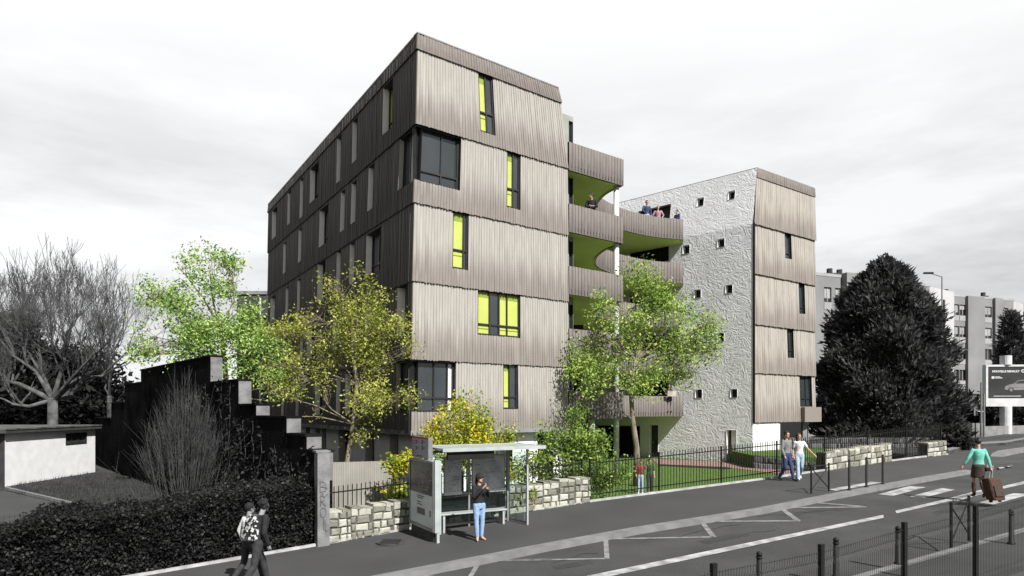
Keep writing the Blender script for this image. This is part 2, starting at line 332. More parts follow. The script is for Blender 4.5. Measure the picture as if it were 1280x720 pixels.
# ------------------------------------------------------------------ the ground, road and pavements
def arr(*seg):
    out = []
    for a, b, st in seg: out += list(np.arange(a, b, st))
    return sorted(set(round(v, 3) for v in out))
xs = arr((-900, -100, 80), (-100, -40, 6), (-40, 50, .6), (50, 120, 6), (120, 1200, 90))
ys = arr((-200, 0, 20), (0, 60, .6), (60, 140, 6), (140, 1500, 90))
mb = MB(); nx = len(xs)
for y in ys:
    for x in xs: mb.v.append((x, y, G(x, y)))
for j in range(len(ys)-1):
    for i in range(nx-1):
        mb.f.append((j*nx+i, j*nx+i+1, (j+1)*nx+i+1, (j+1)*nx+i)); mb.m.append(0); mb.uv.append([(0, 0)]*4)
tag(mb.build('ground', 'yard', smooth=True), kind='structure')
def strip(name, f0, f1, z0, z1, s0, s1, m, st=.5, side=True):
    mb = MB(); S = list(np.arange(s0, s1+st/2, st))
    for a, b in zip(S, S[1:]):
        p = [(*xy(a, f0(a)), g(a)+z0), (*xy(b, f0(b)), g(b)+z0), (*xy(b, f1(b)), g(b)+z1), (*xy(a, f1(a)), g(a)+z1)]
        mb.face(p)
        if side: mb.face([(p[0][0], p[0][1], p[0][2]-.4), (p[1][0], p[1][1], p[1][2]-.4), p[1], p[0]])
    return tag(mb.build(name, m), kind='structure')
RZ = -.12
near_kerb = lambda s: -.3+SNK
SNK = SN(1222, 676)[1]+.3
opp = (SN(1166, 591)[0])
strip('road', lambda s: near_kerb(s)-.3, lambda s: kerb_in(s)+.05, RZ, RZ, -40, 140, 'asphalt', 1.0, False)
sK = SN(1203, 587)[0]
strip('pavement', lambda s: kerb_in(s)+.34, lambda s: fence_n(s)+.02, 0, 0, -40, 33, 'pavement')
strip('kerb', kerb_in, lambda s: kerb_in(s)+.338, .003, .003, -40, sK, 'kerbstone', .5)
strip('near_pavement', lambda s: near_kerb(s)-14, lambda s: near_kerb(s)-.19, 0, 0, -40, 80, 'pavement', 1.0)
mb = MB()
for a in np.arange(-40, 80, 1.0):
    b = a+.99; n0, n1 = near_kerb(a)-.19, near_kerb(a)
    mb.ob((*xy(a, n0), g(a)-.35), V(*xy(b, n0), g(b)-.35)-V(*xy(a, n0), g(a)-.35), V(*xy(a, n1), 0)-V(*xy(a, n0), 0), (0, 0, .353))
tag(mb.build('near_kerb', 'kerbstone'), kind='structure')
# side street mouth beyond the crossing, its kerb and far verge
strip('side_road', lambda s: kerb_in(s)-.5, lambda s: kerb_in(s)+9, RZ+.006, RZ+.006, 33, 90, 'asphalt', 1.0, False)
def drape(name, px, dz, m, kind='structure', h=0):
    mb = MB(); p = [GP(x, y, dz) for x, y in px]
    if h: mb.face([q+V(0, 0, h) for q in p]);  [mb.face([p[i], p[(i+1) % len(p)], p[(i+1) % len(p)]+V(0, 0, h), p[i]+V(0, 0, h)]) for i in range(len(p))]
    else: mb.face(p)
    return tag(mb.build(name, m), kind=kind)
drape('corner_kerb', [(1233, 588), (1240, 588.5), (1246, 580), (1252, 571.5), (1286, 564.5), (1286, 560.5), (1248, 566), (1240, 570), (1236, 577)], RZ+.006, 'kerbstone', h=.12)
drape('far_pavement', [(1180, 570), (1215, 558.5), (1257, 556.5), (1290, 550), (1290, 540), (1180, 556)], RZ+.01, 'yard', h=.14)
drape('far_kerb', [(1186, 566.5), (1217, 558.2), (1257, 556), (1290, 549.5), (1290, 548), (1257, 553.6), (1215, 556), (1184, 564)], RZ+.012, 'kerbstone', h=.15)
mk = MB()
def mark(px, m=0, dz=RZ+.008):                         # a painted quad, split along its length so it follows the rise
    p = [GP(x, y, dz) for x, y in px]; k = 6
    for i in range(k):
        a, b = i/k, (i+1)/k; q = []
        for (u, v, t) in ((p[0], p[1], a), (p[0], p[1], b), (p[3], p[2], b), (p[3], p[2], a)):
            c = u.lerp(v, t); c.z = g(sn(c.x, c.y)[0])+dz; q.append(c)
        mk.face(q, m)
mark([(735, 719.5), (1104, 643.5), (1105, 647), (745, 724)]); mark([(700, 728), (738, 719), (748, 723), (712, 733)])
mark([(1119, 638.5), (1282, 601), (1282, 604.5), (1121, 641.5)])
mark([(1097, 618), (1137, 607.5), (1158, 608.8), (1117, 619.5)]); mark([(1137, 620.6), (1177, 610), (1194, 612), (1154, 622.2)])
mark([(1181, 624), (1225, 612.5), (1240, 614), (1197, 626)]); mark([(1224, 628), (1267, 616.5), (1289, 617.5), (1242, 630.5)])
for i in range(4): mark([(1247+i*10, 584.2-i*2.3), (1252+i*10, 583-i*2.3), (1256+i*10, 584.5-i*2.3), (1250+i*10, 586-i*2.3)])
def zig(a, b, wd, m=1): (x0, y0), (x1, y1) = a, b; mark([(x0, y0-wd/2), (x1, y1-wd/2), (x1, y1+wd/2), (x0, y0+wd/2)], m)
mark([(754, 673.5), (755.5, 698.5), (762, 698.5), (760, 673.5)], 1); zig((560, 702), (761, 698), 1.6); zig((755, 673.6), (893, 671), 1.5)
mark([(874, 652), (889, 672), (895.7, 671), (880, 652)], 1); zig((880, 651.6), (1000, 651), 1.4)
mark([(972, 634.5), (995, 651.8), (1001.5, 650.5), (978.5, 634.4)], 1); zig((978, 634.6), (1083, 633.6), 1.2); zig((1016, 628), (1083, 633.3), 1.2)
mark([(597, 701), (584, 722), (590, 722), (603, 701)], 1); zig((602, 700.6), (690, 699), 1.5); zig((500, 716), (560, 723), 1.8)
tag(mk.build('road_markings', ['paint', 'paint_worn']), kind='structure')
drape('tactile_paving', [(1036, 611.5), (1089, 602.2), (1103, 603.2), (1045, 613.3)], .006, 'paint_white')
# white edging at the foot of railings and hedge, with its thin kerb
mb = MB()
for a in np.arange(-14, SN(1180, 569)[0], .5):
    b = a+.5; lo = lambda q, d, z: V(*xy(q, fence_n(q)+d), g(q)+z)
    mb.ob(lo(a, 0, -.3), lo(b, 0, -.3)-lo(a, 0, -.3), lo(a, .1, -.3)-lo(a, 0, -.3), (0, 0, .36))
tag(mb.build('edging_kerb', 'paint_white'), kind='structure')
# manhole-like worn patch
drape('asphalt_patch', [(467, 678), (480, 672), (505, 674), (508, 680), (488, 684), (470, 683)], .004, 'asphalt')

# lawn and garden
mb = MB(); s0, s1 = 11.0, SN(1178, 569)[0]; SS = list(np.arange(s0, s1, .5)); NN = [.1, .4, .8, 1.2, 1.7, 2.2, 2.6, 4, 6, 9, 13, 18, 24]
for a, b in zip(SS, SS[1:]):
    for c, d in zip(NN, NN[1:]):
        q = []
        for (ss, nn) in ((a, c), (b, c), (b, d), (a, d)):
            x, y = xy(ss, fence_n(ss)+nn); q.append((x, y, G(x, y)+.012+(.12 if nn < .3 else 0)))
        mb.face(q)
tag(mb.build('lawn', 'lawn'), kind='structure')
def flat(px, z, m, name, h=.0):
    mb = MB(); pts = []
    for x, y in px:
        Y = (ZC-z)*F/(y-HOR); pts.append(((x-640)/F*Y, Y))
    mb.prism(pts, z-.3, z+h); return mb.build(name, m)
tag(flat([(815, 573.5), (905, 577), (995, 589), (990, 594.5), (905, 583.5), (822, 580)], .43, 'brick_path', 'brick_path'), kind='structure')
tag(flat([(823, 579.8), (905, 583.2), (915, 586), (905, 586.5), (822, 582)], .42, 'blackhole', 'path_edge'), kind='structure')

wr = MB()
def worn(px, m=0, dz=RZ+.004): wr.face([GP(x, y, dz) for x, y in px], m)
worn([(872, 676), (925, 666), (938, 669), (884, 680)]); worn([(690, 708), (735, 700), (742, 704), (697, 712)]); worn([(1040, 636), (1075, 629), (1084, 632), (1047, 639)]); worn([(1165, 640), (1215, 629), (1222, 632), (1171, 644)])
wr2 = random.Random(2)
for k in range(7):
    x = wr2.uniform(560, 1180); y = 720-(x-560)*.155+wr2.uniform(-16, 6); q = [(x, y)]
    for _ in range(7): q.append((q[-1][0]+wr2.uniform(6, 16), q[-1][1]-wr2.uniform(-.6, 3.6)))
    for a, b in zip(q, q[1:]): worn([(a[0], a[1]), (b[0], b[1]), (b[0], b[1]+.45), (a[0], a[1]+.55)], 1, RZ+.006)
M['crack'] = mat('crack_tar', grey(.018), grey(.028), 3, .7)
M['patch'] = mat('patch_asphalt', grey(.026), grey(.036), 2, .9, .6, 60)
tag(wr.build('road_repairs', ['patch', 'crack']), kind='structure')
# ------------------------------------------------------------------ buildings
def isect(px, C, D):                                    # where the column of pixels px meets the plan line C->D: (fraction, Y)
    a = (px-640)/F; dx, dy = D[0]-C[0], D[1]-C[1]
    t = (a*C[1]-C[0])/(dx-a*dy); return t, C[1]+t*dy
def zz(py, Y): return ZC+(HOR-py)/F*Y
class Face:                                             # one storey of one facade: corners at the foot and the head
    def __init__(s, b0, b1, t0, t1, zb, zt):
        s.b0, s.b1, s.t0, s.t1 = map(lambda p: V(p[0], p[1]), (b0, b1, t0, t1)); s.zb, s.zt = zb, zt
        s.len = (s.b1-s.b0).length
        d = (s.b1-s.b0).normalized(); s.d = V(d.x, d.y, 0); n = V(d.y, -d.x, 0)
        if n.dot(V(-s.b0.x, -s.b0.y, 0)) < 0: n = -n
        s.n = n
    def P(s, u, v, o=0):
        b = s.b0.lerp(s.b1, u); t = s.t0.lerp(s.t1, u); p = b.lerp(t, v); return V(p.x, p.y, s.zb+(s.zt-s.zb)*v)+s.n*o
    def px(s, x0, x1, y0, y1):                          # opening from pixels (left, right, top, bottom)
        C = ((s.b0+s.t0)/2); D = ((s.b1+s.t1)/2)
        ta, Ya = isect(x0, C, D); tb, Yb = isect(x1, C, D); Y = (Ya+Yb)/2
        va = (zz(y1, Y)-s.zb)/(s.zt-s.zb); vb = (zz(y0, Y)-s.zb)/(s.zt-s.zb)
        return [min(ta, tb), max(ta, tb), max(0, va), min(1, vb)]
def wallpanel(mb, f, ops, m=0, uoff=0, batt=None, foot=.0, rs=None, mfoot=None):
    us = sorted(set([0, 1]+[x for o in ops for x in o[:2] if 0 < x < 1])); vss = sorted(set([0, 1]+[x for o in ops for x in o[2:4] if 0 < x < 1]))
    for a, b in zip(us, us[1:]):
        for c, d in zip(vss, vss[1:]):
            if any(o[0]-1e-6 < (a+b)/2 < o[1]+1e-6 and o[2]-1e-6 < (c+d)/2 < o[3]+1e-6 for o in ops): continue
            mb.face([f.P(a, c), f.P(b, c), f.P(b, d), f.P(a, d)], m, [(uoff+a*f.len, c), (uoff+b*f.len, c), (uoff+b*f.len, d), (uoff+a*f.len, d)])
    if foot: mb.face([f.P(0, 0, -foot), f.P(1, 0, -foot), f.P(1, 0), f.P(0, 0)], m, [(.01, .02)]*4)
    if batt:
        pitch, wd, dp = batt; x = 0.0; i = 0
        while x < f.len-.02:
            ww = min(wd*(.72+.5*rs.random()), f.len-x); a, b = x/f.len, (x+ww)/f.len; dd = dp*(.6+.7*rs.random()); ivs = [(0, 1)]
            for o in ops:
                if o[0] < b and o[1] > a:
                    nv = []
                    for lo, hi in ivs:
                        if o[2] > lo+1e-4: nv.append((lo, min(hi, o[2])))
                        if o[3] < hi-1e-4: nv.append((max(lo, o[3]), hi))
                    ivs = nv
                    if o[0] > a: b = o[0]
                    elif o[1] < b: a = o[1]
            if b-a > .005/f.len:
                for lo, hi in ivs:
                    if lo == 0: lo = -.012*rs.random()
                    A = [f.P(a, lo), f.P(b, lo), f.P(b, hi), f.P(a, hi)]; B = [p+f.n*dd for p in A]
                    k = uoff+x+pitch*.2; t = [(k, max(lo, 0)), (k, max(lo, 0)), (k, hi), (k, hi)]
                    mb.face(B, m, t); mb.face([A[0], B[0], B[3], A[3]], m, t); mb.face([A[1], A[2], B[2], B[1]], m, [t[0], t[2], t[2], t[0]])
                    mb.face([A[0], A[1], B[1], B[0]], m, [(k, 0)]*4); mb.face([A[3], B[3], B[2], A[2]], m, [(k, 1)]*4)
            x += pitch; i += 1
def jambs(root, f, o, depth, mats, name='window_reveal', far=None):
    mb = MB(); u0, u1, v0, v1 = o; q = [(u0, v0), (u1, v0), (u1, v1), (u0, v1)]
    for i in range(4):
        (a, b), (c, d) = q[i], q[(i+1) % 4]; mi = 1 if (far is not None and i == far) else 0
        mb.face([f.P(a, b, .03), f.P(c, d, .03), f.P(c, d, -depth), f.P(a, b, -depth)], mi)
    return mb.build(name, mats, root)
def window(root, f, o, depth=.2, panes='dark', cols=1, transom=None, fw=.055, lime=(), white=(), mats=('frame', 'frame'), far=None, folded=True):
    jambs(root, f, o, depth, mats, far=far)
    u0, u1, v0, v1 = o; H = (f.zt-f.zb); wu = fw/f.len; wv = fw/H
    fr = MB()
    def bar(a, b, c, d, k=0): p = f.P(a, c, -depth-.02); fr.ob(p, f.P(b, c, -depth-.02)-p, f.P(a, d, -depth-.02)-p, f.n*(.07+k))
    bar(u0, u0+wu, v0, v1); bar(u1-wu, u1, v0, v1); bar(u0+wu, u1-wu, v0, v0+wv); bar(u0+wu, u1-wu, v1-wv, v1)
    ed = [u0]+[u0+(u1-u0)*c for c in (cols if isinstance(cols, (list, tuple)) else [k/cols for k in range(1, cols)])]+[u1]
    for e in ed[1:-1]: bar(e-wu/2, e+wu/2, v0+wv, v1-wv, .003)
    tv = v0+(v1-v0)*transom if transom else None
    if tv: bar(u0+wu, u1-wu, tv-wv/2, tv+wv/2, .006)
    w_ = fr.build('window', 'frame', root)
    for i, (a, b) in enumerate(zip(ed, ed[1:])):
        if i in lime:
            m_ = MB(); e1 = v1-(v1-v0)*.16 if folded else v1
            m_.face([f.P(a, v0, -depth-.01), f.P(b, v0, -depth-.01), f.P(b, e1, -depth-.01), f.P(a, e1, -depth-.01)])
            if folded: m_.face([f.P(a, e1, -depth-.008), f.P(b, e1, -depth-.008), f.P(b, v1, -depth-.008), f.P(a, v1, -depth-.008)], 1)
            if tv: k = tv-(v1-v0)*.085; p = f.P(a, k, -depth-.005); m_.ob(p, f.P(b, k, -depth-.005)-p, f.P(a, k-.012, -depth-.005)-p, f.n*.01, 1)
            m_.build('blind', ['lime', 'limedark'], w_)
        elif i in white:
            MB().face([f.P(a, v0, -depth-.01), f.P(b, v0, -depth-.01), f.P(b, v1, -depth-.01), f.P(a, v1, -depth-.01)]).build('curtain', 'white', w_)
        else: MB().face([f.P(a, v0, -depth), f.P(b, v0, -depth), f.P(b, v1, -depth), f.P(a, v1, -depth)]).build('pane', 'glass' if panes == 'dark' else 'blackhole', w_)
    return w_

# ---- block A -----------------------------------------------------------
rs = random.Random(3)
A = T('apartment_block', 'tall timber clad apartment block with lime green window blinds behind the bus shelter', 'apartment building', (-3.5, 23.7, .2))
CY = 23.7; dR = V(1.318, 1); dL = V(-.643, 1)
lv = [542, 449, 351, 253, 155, 62, 41]; lz = [zz(y, CY) for y in lv]
cpx = [515, 515.5, 516.5, 518, 521, 522, 522.3]; cx = [(x-640)/F*CY for x in cpx]
rpx = [709.5, 709.5, 709.5, 709.5, 709.5, 701.5, 698]
corner = []
for i in range(7):
    C = V(cx[i], CY); t = isect(rpx[i], C, C+dR)[0]; t2 = isect(335.5, C, C+dL)[0]; corner.append((C, C+dR*t, C+dL*t2))
nR = V(dR.y, -dR.x).normalized(); nL = V(-dL.y, -abs(dL.x)).normalized(); PR = .06
def out(c, k):                                          # push a footprint corner outwards by k on both faces
    C, Rr, Ll = c; s_ = nR.dot(nL); w_ = (nR+nL)*(k/(1+s_)); return (C+w_, Rr+nR*k, Ll+nL*k)
SC = []; SL = []
for i in range(6):
    b = out(corner[i], PR if i < 5 else 0.06); t = out(corner[i+1], 0.0)
    SC.append(Face(b[0], b[1], t[0], t[1], lz[i], lz[i+1])); SL.append(Face(b[0], b[2], t[0], t[2], lz[i], lz[i+1]))
for f in SL: f.n = V(nL.x, nL.y, 0)
for f in SC: f.n = V(nR.x, nR.y, 0)
opsR = {i: [] for i in range(6)}; opsL = {i: [] for i in range(6)}
def addR(i, *a): o = SC[i].px(*a); opsR[i].append(o); return o
oW = [(4, addR(4, 599.3, 617.6, 92.5, 166), dict(cols=[.5], lime=(0,), transom=.34)),
      (3, addR(3, 633.5, 650, 190, 260), dict(cols=[.5], lime=(0,), transom=.34)),
      (2, addR(2, 565.7, 585, 262, 336), dict(cols=[.74], lime=(0,), transom=.33)),
      (1, addR(1, 597, 650, 356.5, 420), dict(cols=[.29, .51, .70], lime=(0, 2, 3), transom=.24)),
      (0, addR(0, 629, 647, 451, 511), dict(cols=[.47], lime=(0,), transom=.26))]
cw1 = SC[3].px(526, 575, 164, 232); cw1[0] = 0; cw1[3] = 1; opsR[3].append(cw1)
cw0 = SC[0].px(519, 569, 449, 514.5); cw0[0] = 0; cw0[3] = 1; opsR[0].append(cw0)
# side facade: slots given as (pixel of the pale far reveal, top, bottom, width in metres, kind)
def slot(i, x, y0, y1, wd, kind):
    f = SL[i]; t, Y = isect(x, (f.b0+f.t0)/2, (f.b1+f.t1)/2)
    v0 = (zz(y1, Y)-f.zb)/(f.zt-f.zb); v1 = (zz(y0, Y)-f.zb)/(f.zt-f.zb); v0 = min(max(v0, .10), .35); v1 = max(min(v1, .985), .8)
    o = [max(t-wd/f.len, .01), t, v0, v1]; opsL[i].append(o); return (i, o, kind)
S5 = [slot(4, 479, 110, 170, 1.0, 'g'), slot(4, 441, 152, 205, .6, 's'), slot(4, 421.5, 173, 230, .6, 's'), slot(4, 388, 212, 255, 1.5, 'w'), slot(4, 375.5, 225, 274, .6, 's'), slot(4, 360, 241, 282, .6, 's'), slot(4, 340.5, 264, 300, 1.3, 'w')]
S4 = [slot(3, 460.5, 209, 265, .6, 's'), slot(3, 439.5, 229, 281, .6, 's'), slot(3, 426, 240, 291, .6, 's'), slot(3, 399.5, 263, 310, 1.4, 'w'), slot(3, 373.5, 287, 329, .6, 's'), slot(3, 354.5, 304, 343, .6, 's')]
S3 = [slot(2, 458, 294, 346, 1.6, 'w'), slot(2, 437.5, 305, 355, .6, 's'), slot(2, 421, 315, 365, .6, 's'), slot(2, 397.5, 330, 378, 1.2, 'w'), slot(2, 372, 350, 389, .6, 's'), slot(2, 357.5, 360, 395, .6, 's'), slot(2, 338.5, 372, 400, 1.2, 'w')]
S2 = [slot(1, 497, 358, 414, .9, 's'), slot(1, 457.5, 380, 428, .6, 's'), slot(1, 443.5, 380, 432, .6, 's'), slot(1, 416.5, 392, 437, .6, 's'), slot(1, 384, 410, 448, 1.4, 'w'), slot(1, 376, 414, 450, .5, 's'), slot(1, 358, 420, 455, .6, 's')]
S1 = [slot(0, 454.5, 459, 514, 1.0, 'w'), slot(0, 432, 467, 517, 1.0, 'w'), slot(0, 421, 469, 518, .6, 's'), slot(0, 394.5, 472, 519, 1.6, 'w'), slot(0, 370.5, 480, 520, .6, 's'), slot(0, 352.5, 487, 520, .6, 's')]
# left returns of the two corner windows
cl1 = [0, isect(499, *(lambda f: ((f.b0+f.t0)/2, (f.b1+f.t1)/2))(SL[3]))[0], cw1[2], 1]; opsL[3].append(cl1)
cl0 = [0, isect(495.5, *(lambda f: ((f.b0+f.t0)/2, (f.b1+f.t1)/2))(SL[0]))[0], cw0[2], 1]; opsL[0].append(cl0)
mb = MB(); ml = MB()
for i in range(6):
    mi = 0 if i < 5 else 1
    wallpanel(mb, SC[i], opsR[i], mi, 0, (.125, .092, .017), .16, rs)
    wallpanel(ml, SL[i], opsL[i], 0, 3.3*i, (.14, .09, .024), .16, rs)
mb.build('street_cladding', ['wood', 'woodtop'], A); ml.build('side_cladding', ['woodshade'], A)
for i, o, k in oW: window(A, SC[i], o, .09, **k)
for i, o, k in S5+S4+S3+S2+S1:
    if k == 's':
        jambs(A, SL[i], o, .30, ('woodshade', 'reveal_sunlit'), far=1)
        MB().face([SL[i].P(o[0], o[2], -.28), SL[i].P(o[1], o[2], -.28), SL[i].P(o[1], o[3], -.28), SL[i].P(o[0], o[3], -.28)]).build('slot_panel', 'glass', A)
    else: window(A, SL[i], o, .28, cols=[.5], mats=('woodshade', 'reveal_sunlit'), far=1, panes='dark', lime=(1,) if k == 'g' else (), transom=.25)
# corner windows: glass box turning the corner
for i, cr_, cl_, cols, wh in ((3, cw1, cl1, [.56], ()), (0, cw0, cl0, [.48, .84], (2,))):
    dpt = .2; f = SC[i]; fl = SL[i]
    window(A, f, [cr_[0]+.03, cr_[1], cr_[2], .985], dpt, cols=cols, transom=.22 if i == 3 else .27, white=wh)
    window(A, fl, [cl_[0]+.012, cl_[1], cl_[2], .985], dpt, cols=[.45], mats=('frame', 'reveal'), far=1)
    m_ = MB()
    for v in (cr_[2], .985):                            # head and sill of the corner
        p0 = f.P(cr_[1], v, -.02); c0 = f.P(0, v, -.02); q0 = fl.P(cl_[1], v, -.02); i1 = fl.P(cl_[1], v, -.7); i2 = f.P(cr_[1], v, -.7)
        pts = [p0, c0, q0, i1, i2]; z = p0.z; m_.prism([(p.x, p.y) for p in pts], z-.03, z+.03)
    c = (f.P(.03, 0, -dpt)+fl.P(.012, 0, -dpt))/2; cc = f.P(.012, cr_[2], -dpt); m_.bx((cc.x+.02, cc.y+.12, (f.P(0, cr_[2]).z+f.P(0, 1).z)/2), (.16, .16, f.P(0, 1).z-f.P(0, cr_[2]).z-.06), rz=R(-15))
    m_.build('corner_frame', 'frame', A)
# ground storey: grey swirled render on the side, white wall on the street
gz = .1; b = out(corner[0], -.35); Fg = Face(b[0], b[2], b[0], b[2], gz, lz[0]+.05); Fg.n = V(nL.x, nL.y, 0); Fs = Face(b[0], b[1], b[0], b[1], gz, lz[0]+.05); Fs.n = V(nR.x, nR.y, 0)
og = []
for x, wd, k in ((488, .8, 's'), (457.5, 1.0, 's'), (424, 1.6, 'd'), (402.5, .7, 's'), (395, .7, 's'), (383, .7, 's'), (366, .8, 's'), (350, .8, 's')):
    t, Y = isect(x, Fg.b0, Fg.b1); o = [t-wd/Fg.len, t, .05 if k == 's' else 0, .93]; og.append(o)
m_ = MB(); wallpanel(m_, Fg, og, 0)
for f_ in m_.uv: f_[:] = [(u, v*2.6) for u, v in f_]
m_.build('ground_floor_side_wall', 'stuccogrey', A)
for k, o in enumerate(og):
    jambs(A, Fg, o, .3, ('pier', 'reveal'), far=1)
    MB().face([Fg.P(o[0], o[2], -.3), Fg.P(o[1], o[2], -.3), Fg.P(o[1], o[3], -.3), Fg.P(o[0], o[3], -.3)]).build('pane', 'glass' if k != 2 else 'blackhole', A)
od = Fs.px(672, 691, 538, 600); od[2] = 0; od[3] = .97; od2 = Fs.px(600, 640, 538, 600); od2[2] = .35; od2[3] = .93
m_ = MB(); wallpanel(m_, Fs, [od, od2], 0); m_.build('ground_floor_street_wall', 'white', A)
window(A, Fs, od, .25, cols=1, transom=.75, panes='d'); window(A, Fs, od2, .2, cols=3)
# underside, roof, hidden back walls, parapet capping
C_, R_, L_ = out(corner[0], .1); BK = R_+dL*(isect(335.5, corner[0][0], corner[0][0]+dL)[0]*.98)
MB().prism([tuple(out(corner[0], .08)[0]), tuple(out(corner[0], .08)[1]), tuple(BK), tuple(out(corner[0], .08)[2])], lz[0]-.06, lz[0]+.10).build('soffit', 'concrete', A)
Ct, Rt, Lt = out(corner[6], -.05); BT = Rt+dL*(BK-R_).length/dL.length
MB().prism([tuple(Ct), tuple(Rt), tuple(BT), tuple(Lt)], lz[6]-.5, lz[6]-.3).build('roof', 'concrete', A)
m_ = MB()
for p, q_ in ((out(corner[6], .03)[0], out(corner[6], .03)[1]), (out(corner[6], .03)[0], out(corner[6], .03)[2])):
    d = (q_-p); n = V(-d.y, d.x).normalized()*.28
    if n.dot(V(-p.x, -p.y)) > 0: n = -n
    m_.ob((p.x, p.y, lz[6]-.02), (d.x, d.y, 0), (n.x, n.y, 0), (0, 0, .045))
m_.build('roof_capping', 'greymetal', A)
m_ = MB()
for i in range(6):
    b = corner[i]; t = corner[i+1]; bb = b[1]+(BK-R_); bt = t[1]+(BK-R_)
    p = [V(*b[1], lz[i]), V(*bb, lz[i]), V(*bt, lz[i+1]), V(*t[1], lz[i+1])]; m_.face([x_+V(0, .0, 0) for x_ in p], 0, [(0, 0), (18, 0), (18, 1), (0, 1)])
    p = [V(*b[2], lz[i]), V(*bb, lz[i]), V(*bt, lz[i+1]), V(*t[2], lz[i+1])]; m_.face(p, 0, [(0, 0), (7, 0), (7, 1), (0, 1)])
g0 = out(corner[0], -.3)
for p, q_ in ((g0[1], g0[1]+(BK-R_)), (g0[2], g0[1]+(BK-R_))): m_.face([V(*p, 0), V(*q_, 0), V(*q_, lz[0]), V(*p, lz[0])], 0, [(0, 0), (7, 0), (7, 1), (0, 1)])
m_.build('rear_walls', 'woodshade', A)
# stair turret between the block and its balconies with a tall window on every storey
tb = [W(703, 511, 30.0), W(716.5, 511, 30.4)]; d_ = V(-.643, 1, 0)
tz = zz(144, 30.2); T0, T1 = V(tb[0].x, tb[0].y), V(tb[1].x, tb[1].y)
Ft = Face(T0, T1, T0, T1, .1, tz); Ft.n = V(nR.x, nR.y, 0); ot = []
for y0, y1 in ((152, 181), (222, 262), (302, 340), (381, 416), (458, 492), (545, 590)):
    o = Ft.px(711, 715.6, y0, y1); o[2] = (zz(y1, 30.3)-.1)/(tz-.1); o[3] = (zz(y0, 30.3)-.1)/(tz-.1); ot.append(o)
m_ = MB(); wallpanel(m_, Ft, ot, 0); a, b = Ft.b1, Ft.b1+V(-.643, 1)*3.2
m_.face([V(*a, .1), V(*b, .1), V(*b, tz), V(*a, tz)]); a2 = Ft.b0+V(-.643, 1)*3.2; m_.face([V(*Ft.b0, tz), V(*a, tz), V(*b, tz), V(*a2, tz)])
m_.face([V(*a2, .1), V(*b, .1), V(*b, tz), V(*a2, tz)]); m_.face([V(*a2, .1), V(*Ft.b0, .1), V(*Ft.b0, tz), V(*a2, tz)])
m_.build('stair_turret', 'turret', A)
for o in ot: window(A, Ft, o, .1, fw=.05)

# ---- block B -----------------------------------------------------------
BY = 39.2; BC = V((941-640)/F*BY, BY); bR = V(1.402, 1); bL = V(-1.073, 1)
B = T('apartment_block', 'smaller block with white swirled render wall and timber clad street end, behind the garden', 'apartment building', (BC.x, BC.y, .3))
bl = [528, 466, 405, 341.7, 279.7, 220, 208]; bz = [zz(y, BY) for y in bl]
tE = isect(1018.5, BC, BC+bR)[0]; BE = BC+bR*tE; tW = isect(700, BC, BC+bL)[0]; BW = BC+bL*tW
bnR = V(bR.y, -bR.x).normalized(); bnL = V(-bL.y, bL.x); bnL = V(-1, -1.073).normalized()
lean = bnL*.0
def bo(k): w_ = (bnR+bnL)*(k/(1+bnR.dot(bnL))); return (BC+bnR*k, BE+bnR*k)
topx = BC+bR*isect(946.5, BC, BC+bR)[0]                 # the top storey of the render wall leans back
BS = []
for i in range(6):
    b = bo(.10 if i < 5 else .05); t = bo(0)
    b0, t0 = b[0], t[0]
    if i >= 4:
        k0 = 0 if i == 4 else 5.0/6; k1 = 5.0/6 if i == 4 else 1
        b0 = b[0].lerp(topx+bnR*.05, k0); t0 = t[0].lerp(topx, k1)
    f = Face(b0, b[1], t0, t[1], bz[i], bz[i+1]); f.n = V(bnR.x, bnR.y, 0); BS.append(f)
opsB = {i: [] for i in range(6)}
o1 = BS[3].px(981.5, 989.4, 285, 323); opsB[3].append(o1); o2 = BS[2].px(999, 1006, 352, 392); opsB[2].append(o2)
o3 = BS[1].px(984.5, 992, 407, 447); opsB[1].append(o3); o4 = BS[0].px(1000, 1014.5, 469, 508); opsB[0].append(o4)
m_ = MB()
for i in range(6): wallpanel(m_, BS[i], opsB[i], 0 if i < 5 else 1, 0, (.22, .205, .014), .14, rs)
m_.build('street_cladding', ['woodB', 'woodtop'], B)
window(B, BS[3], o1, .15, transom=.2); window(B, BS[2], o2, .15, transom=.2); window(B, BS[1], o3, .15, cols=[.5], lime=(0,), transom=.25, folded=False); window(B, BS[0], o4, .15, cols=[.62], transom=.25)
m_ = MB(); b = bo(.14); p = b[0].lerp(b[1], .73); q_ = b[1]+bR.normalized()*.12; d = q_-p
m_.ob((p.x, p.y, bz[0]-.03), (d.x, d.y, 0), (bnR.x*.25, bnR.y*.25, 0), (0, 0, .95)); m_.build('window_box', 'woodB', B)
# white render wall with its pane of small openings
Zb = .2
FW = [Face(BC, BW, BC, BW, Zb, bz[4])]; Bt = topx+bnL*0; BtW = BW+(Bt-BC)
FW.append(Face(BC, BW, topx, BtW, bz[4], bz[6]))
for f in FW: f.n = V(bnL.x, bnL.y, 0)
def ow(f, cx_, cy_, w_=4.4, h_=5.2): o = f.px(cx_-w_, cx_+w_, cy_-h_, cy_+h_); return o
lo_ = [ow(FW[0], *p) for p in ((858, 311.5), (901.5, 303.5), (872, 367), (911.5, 361), (866.5, 428), (901, 421.5), (873.5, 492), (917.5, 491.5))]
hi_ = [ow(FW[1], *p) for p in ((875, 252), (914, 243.5))]
dr = [FW[0].px(908.5, 921, 537.5, 581), FW[0].px(811.5, 823, 531.5, 574)]
for o in dr: o[2] = .01
gl_ = []
for y0, y1 in ((308, 330), (364, 386), (420, 442), (476, 500)):
    o = FW[0].px(788, 836, y0, y1); gl_.append(o)
